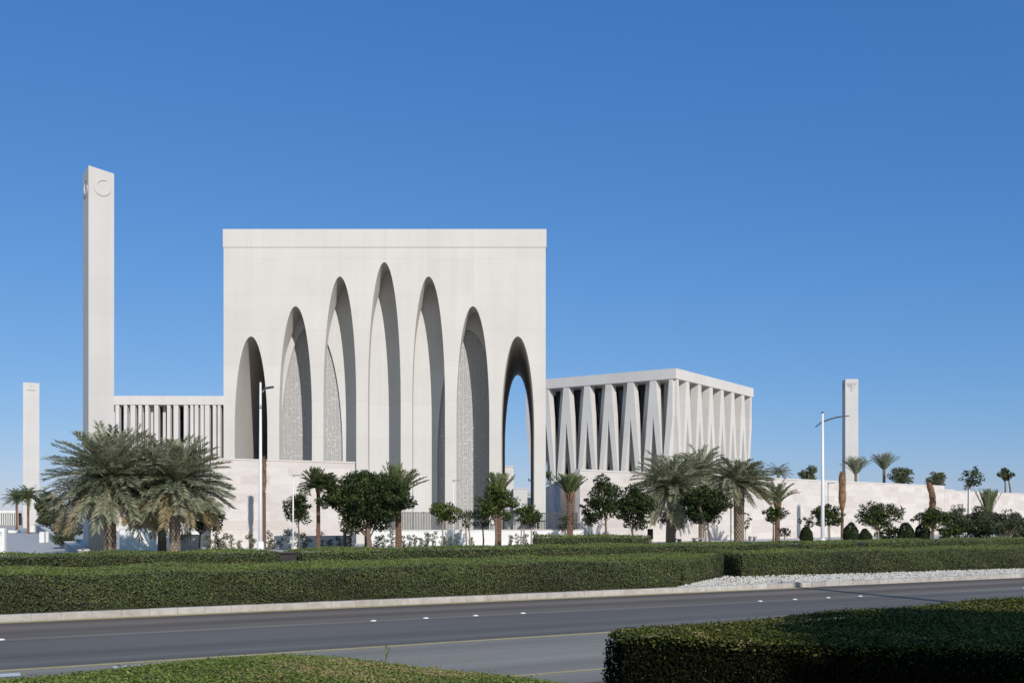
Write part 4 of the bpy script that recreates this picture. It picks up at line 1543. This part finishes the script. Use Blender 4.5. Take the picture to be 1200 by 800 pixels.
tree('very dark dense tree with three stems between the two date palms at right', 822, 80, 796, 855, 566, 619, 80, .21, seed=12, per=80, light=.36, trunks=(0, .35, .65), tr=.06, bark=M_palebark)
tree('small round yellow-green tree around the young palm trunk at right', 906, 92, 892, 924, 591, 614, 34, .2, M_leafmid, seed=13, per=66, light=.48, tr=.08)
tree('dense green tree behind the tall curved lamp', 972, 84, 950, 993, 588, 618, 50, .2, M_leafmid, seed=14, per=72, light=.32, tr=.07, bark=M_palebark)
tree('sparse small tree left of the tall curved lamp base', 947, 90, 936, 957, 604, 622, 16, .19, seed=15, per=26, light=.5, tr=.05, thin=.8)
tree('spreading feathery green tree between the two wrapped palms', 1029, 88, 1002, 1058, 584, 622, 60, .19, M_leafmid, seed=16, per=64, light=.33, tr=.07, bark=M_palebark)
tree('leafy green tree at the foot of the crooked wrapped palm', 1093, 88, 1070, 1116, 591, 623, 52, .2, M_leafmid, seed=17, per=66, light=.36, tr=.09)
tree('loose olive tree right of the crooked wrapped palm', 1122, 94, 1104, 1144, 590, 634, 50, .2, M_leafgrey, seed=18, per=54, light=.45, tr=.06, bark=M_palebark)
tree('loose olive tree left of the far right pale-stemmed one', 1152, 94, 1132, 1172, 592, 634, 52, .2, M_leafgrey, seed=19, per=58, light=.33, tr=.06, bark=M_palebark)
tree('pale-stemmed spreading tree at the right edge of the photo', 1176, 88, 1156, 1208, 594, 630, 52, .2, M_leafgrey, seed=20, per=58, light=.38, trunks=(-.6, 0, .7), tr=.07, bark=M_palebark)
tree('dark leafy tree under the right big date palm at left', 233, 68, 216, 268, 592, 625, 44, .24, seed=21, per=54, light=.45, tr=.07)
tree('small purplish tree behind the middle date palm trunk', 790, 92, 773, 806, 590, 626, 36, .2, M_leafred, seed=22, per=54, light=.5, tr=.06)
tree('thin sapling with two leaf tufts right of the right date palm trunk', 873, 92, 868, 882, 597, 622, 8, .2, seed=23, per=26, tr=.03, bark=M_palebark)
tree('slender tall tree above the shrubs at far right, crown against the sky', 1134, 112, 1125, 1152, 545, 575, 24, .26, M_leafdark, seed=24, per=26, light=.55, tr=.08, bark=M_palebark)
tree('distant tree on the terrace at far right with two stems', 1178, 172, 1166, 1189, 548, 564, 22, .4, M_leafdark, seed=25, per=26, light=.68, trunks=(0, .9), tr=.14, z0=5.9, bark=M_bark)
tree('round grey-green shrub on the terrace between the hall and the tall curved lamp', 949, 142, 937, 960, 543, 570, 30, .3, M_leafgrey, seed=26, per=54, light=.72, z0=5.9, cr=.5, thin=.7, name='terrace_shrub', tr=.1)
tree('round grey-green shrub on the terrace right of the upright palm', 1055, 152, 1042, 1073, 545, 571, 30, .3, M_leafgrey, seed=27, per=54, light=.72, z0=5.9, cr=.5, thin=.7, name='terrace_shrub', tr=.1)
tree('round grey-green shrub on the terrace above the crooked wrapped palm', 1097, 158, 1085, 1109, 551, 576, 30, .3, M_leafgrey, seed=28, per=54, light=.72, z0=5.9, cr=.5, thin=.7, name='terrace_shrub', tr=.1)
tree('small green tuft on the terrace right behind the mosque', 632, 130, 622, 650, 546, 574, 22, .24, M_leafmid, seed=29, per=30, light=.5, name='terrace_shrub', tr=.08)
tree('bushy green shrub behind the grey low wall at far left', 82, 80, 58, 98, 606, 640, 40, .22, M_leafgrey, seed=30, per=58, name='garden_shrub', tr=.06)
tree('grey-green bush beyond the plaza beside the two far palms', 54, 150, 38, 74, 574, 620, 60, .32, M_leafgrey, seed=31, per=58, name='garden_shrub', tr=.1)
tree('pale green shrub before the dark railing below the shaded side wall', 662, 89, 652, 676, 601, 626, 22, .2, M_leafgrey, seed=32, per=30, name='garden_shrub', tr=.04)
tree('small purplish shrub right of the young palm trunk at right', 919, 96, 910, 930, 615, 630, 16, .2, M_leafred, seed=33, per=30, name='garden_shrub', tr=.04)
tree('low loose green shrub between the feathery tree and the dark dome shrub', 1040, 90, 1026, 1056, 612, 636, 34, .19, M_leafmid, seed=40, per=54, light=.35, name='garden_shrub', tr=.04)
tree('low green shrub filling the ground right of the leafy tree stem', 1112, 91, 1098, 1128, 610, 637, 40, .19, M_leafmid, seed=41, per=54, light=.35, name='garden_shrub', tr=.04)
tree('low dense shrub under the loose olive trees at right', 1147, 92, 1128, 1166, 611, 637, 46, .19, M_leafdark, seed=42, per=58, light=.42, name='garden_shrub', tr=.04)
tree('low dense shrub at the right edge under the pale-stemmed tree', 1190, 93, 1168, 1208, 608, 637, 46, .19, M_leafdark, seed=43, per=58, light=.42, name='garden_shrub', tr=.04)
# trees behind the photographer: their shade falls on the near hedge


def viewer_tree(x, y, rx, zt_, zb_, seed, label):
    global rng
    rng = np.random.default_rng(seed)
    t = thing('street_tree', label, 'tree', (x, y, 0))
    cl = []
    for i in range(230):
        d = rng.uniform(-1, 1, 3)
        d = d * (1 - .18 * (d[0] ** 2 + d[1] ** 2) * abs(d[2]))
        cl.append(((d[0] * rx, d[1] * rx * .8, (zt_ + zb_) / 2 + d[2] * ((zt_ - zb_) / 2 - .55)), .85))
    crown_buf(cl, 60, .34, .4).build('crown', M_leafdark, t)
    b = Buf()
    b.tube([(0, 0, 0), (.1, 0, zb_), (0, 0, (zt_ + zb_) / 2)], [.25, .2, .12], 10)
    for i in range(10):
        c = cl[i * 9][0]
        b.tube([(.08, 0, zb_), ((c[0]) * .5, c[1] * .5, (zb_ + c[2]) / 2 - .2), c], [.11, .08, .03], 6)
    b.build('trunk', M_bark, t)


viewer_tree(12.9, -3.0, 4.0, 9.9, 2.8, 901, 'dense street tree on the near verge behind the viewer, left of a pair')
viewer_tree(20.4, -2.2, 3.8, 9.4, 2.6, 902, 'dense street tree on the near verge behind the viewer, right of a pair')

viewer_tree(10.6, 2.4, 3.2, 6.1, 2.3, 903, 'low dense tree added out of view at right to block sky light from the near hedge')  # unseen tree, added only to keep sky light off the shaded hedge

# ball shrubs along the long wall
balls = [(945, 84, 15, 617, 'very dark round shrub left of the tall curved lamp base'), (997, 86, 17, 613, 'clipped pointed ball shrub right of the wrapped palm foot'), (1014, 87, 15, 620, 'low clipped ball shrub under the feathery green tree, left one'), (1062, 88, 18, 612, 'neat dark dome shrub standing clear before the pale wall'), (1081, 89, 17, 613, 'dark dome shrub left of the leafy tree stem')]
for i, (px, Y, wpx, top, lab) in enumerate(balls):
    rng = np.random.default_rng(700 + i)
    r_ = wpx * Y / F / 2
    hz = gz(top, Y)
    o = thing('ball_shrub', lab, 'shrub', (gx(px, Y), Y, 0), 0, 'clipped ball shrubs along the long wall')
    b = Buf()
    n = 4200
    d = rnd_unit(n)
    d[:, 2] = np.abs(d[:, 2])
    p = d * np.array([r_, r_, hz * .62]) * (rng.uniform(.86, 1.04, n) + .09 * np.sin(d[:, 0] * 4 + i) * np.cos(d[:, 2] * 5 + i))[:, None] + np.array([0, 0, hz * .38])
    low = rng.uniform(size=n) < .35
    p[low, 2] = rng.uniform(0.05, hz * .5, low.sum())
    dl = d[low, :2] / (np.linalg.norm(d[low, :2], axis=1, keepdims=True) + 1e-6)
    p[low, :2] = dl * r_ * rng.uniform(.9, 1.03, low.sum())[:, None]
    b.quads(leaf_quads(p, d, .12, .55, .8), np.clip(rng.normal(.25, .2, n), 0, 1))
    b.build('foliage', M_leafdark, o)
    b = Buf()
    b.tube([(0, 0, 0), (0, 0, hz * .35), (0, 0, hz * .62)], [.08, r_ * .6, r_ * .35], 12)
    b.build('stem', M_core, o)

# small plants of the strip under the left wall
def strip_plant(seed, h=.9):
    global rng
    rng = np.random.default_rng(seed)
    t = thing('strip_plant', 'small upright grey-green plant in the row at the wall foot', 'plant', (0, 0, 0), 0, 'small upright plants in the row at the wall foot')
    cl = [((rng.normal(0, .06 + .03 * i), rng.normal(0, .08), .15 + h * i / 7), .17) for i in range(7)]
    crown_buf(cl, 130, .13, .75).build('foliage', M_leafgrey, t)
    b = Buf()
    for i in range(3):
        b.tube([(0, 0, 0), cl[2 * i + 1][0]], [.02, .008], 5)
    b.build('stem', M_bark, t)
    return t


pr = [strip_plant(800), strip_plant(801, 1.15), strip_plant(802, .7)]
used = [False] * 3
pl = [244, 252, 258, 263, 272, 281, 294, 315, 320, 330, 338, 348, 357, 376, 388, 397, 411, 441, 449, 458, 473, 480, 486, 493, 500, 508, 520, 528, 536, 553, 598, 606, 616, 628]
rp = random.Random(5)
for i, px in enumerate(pl):
    Y = 76.5 + (px - 244) / 400 * 9 + rp.uniform(-.6, .6)
    k = i % 3
    loc = (gx(px, Y), Y, 0)
    s = rp.uniform(.85, 1.25)
    if not used[k]:
        used[k] = True
        pr[k].location = loc
        pr[k].rotation_euler = (0, 0, rp.uniform(0, 6))
        pr[k].scale = (s,) * 3
    else:
        copy_tree(pr[k], loc, rp.uniform(0, 6), s)

# ------------------------------------------------------------------ light, sky, camera
AZ, EL = R(24), R(26.5)
sd = np.array([sin(AZ) * cos(EL), -cos(AZ) * cos(EL), sin(EL)])
sun = bpy.data.lights.new('sun', 'SUN')
sun.energy = 3.72
sun.angle = R(.5)
sun.color = (1.0, .955, .90)
so = bpy.data.objects.new('sun', sun)
COL.objects.link(so)
from mathutils import Vector
so.rotation_euler = Vector(sd).to_track_quat('Z', 'Y').to_euler()
so.location = (20, -40, 40)

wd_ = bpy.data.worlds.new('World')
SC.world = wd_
wd_.use_nodes = True
nt = wd_.node_tree
nt.nodes.clear()
sky = nt.nodes.new('ShaderNodeTexSky')
sky.sky_type = 'NISHITA'
sky.sun_disc = False
sky.sun_elevation = EL
sky.sun_rotation = math.atan2(sd[0], sd[1])
sky.altitude = 0
sky.air_density = 1.0
sky.dust_density = 0.0
sky.ozone_density = 1.5
bg = nt.nodes.new('ShaderNodeBackground')
bg.inputs['Strength'].default_value = .085
wo = nt.nodes.new('ShaderNodeOutputWorld')
hs = nt.nodes.new('ShaderNodeMix')
hs.data_type = 'RGBA'
hs.blend_type = 'MULTIPLY'
hs.inputs[0].default_value = 1
hs.inputs[7].default_value = (.72 * .085, .95 * .085, 1.22 * .085, 1)
nt.links.new(sky.outputs[0], hs.inputs[6])
sep = nt.nodes.new('ShaderNodeSeparateColor')
nt.links.new(hs.outputs[2], sep.inputs[0])
cmb = nt.nodes.new('ShaderNodeCombineColor')
for ch, g_, k_ in ((0, 1.03, .70), (1, .71, .622), (2, .49, .80)):
    pw_ = nt.nodes.new('ShaderNodeMath')
    pw_.operation = 'POWER'
    pw_.inputs[1].default_value = g_
    nt.links.new(sep.outputs[ch], pw_.inputs[0])
    ml = nt.nodes.new('ShaderNodeMath')
    ml.operation = 'MULTIPLY'
    ml.inputs[1].default_value = k_ / .1
    nt.links.new(pw_.outputs[0], ml.inputs[0])
    nt.links.new(ml.outputs[0], cmb.inputs[ch])
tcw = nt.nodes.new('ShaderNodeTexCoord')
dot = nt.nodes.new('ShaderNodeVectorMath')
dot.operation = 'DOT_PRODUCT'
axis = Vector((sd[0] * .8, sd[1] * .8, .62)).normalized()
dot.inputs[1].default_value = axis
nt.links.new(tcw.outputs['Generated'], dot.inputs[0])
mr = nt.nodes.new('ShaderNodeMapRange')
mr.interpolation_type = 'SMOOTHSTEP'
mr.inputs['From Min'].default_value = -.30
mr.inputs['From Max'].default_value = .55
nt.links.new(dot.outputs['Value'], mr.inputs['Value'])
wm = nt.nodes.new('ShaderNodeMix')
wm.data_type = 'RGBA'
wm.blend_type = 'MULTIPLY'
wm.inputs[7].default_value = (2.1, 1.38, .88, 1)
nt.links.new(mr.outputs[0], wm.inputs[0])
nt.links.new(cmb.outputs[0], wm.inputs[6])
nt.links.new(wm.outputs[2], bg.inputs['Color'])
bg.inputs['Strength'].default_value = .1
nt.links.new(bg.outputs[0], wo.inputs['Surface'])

cam = bpy.data.cameras.new('camera')
cam.sensor_fit = 'HORIZONTAL'
cam.sensor_width = 36
cam.lens = 36 * F / 1200
cam.shift_x = (600 - CX) / 1200
cam.shift_y = (HY - 400) / 1200
cam.clip_start = .1
cam.clip_end = 9000
co = bpy.data.objects.new('camera', cam)
COL.objects.link(co)
co.location = (0, 0, H)
co.rotation_euler = (R(90), 0, 0)
SC.camera = co

SC.view_settings.view_transform = 'Standard'
SC.view_settings.look = 'None'
SC.view_settings.exposure = 0
SC.view_settings.gamma = 1
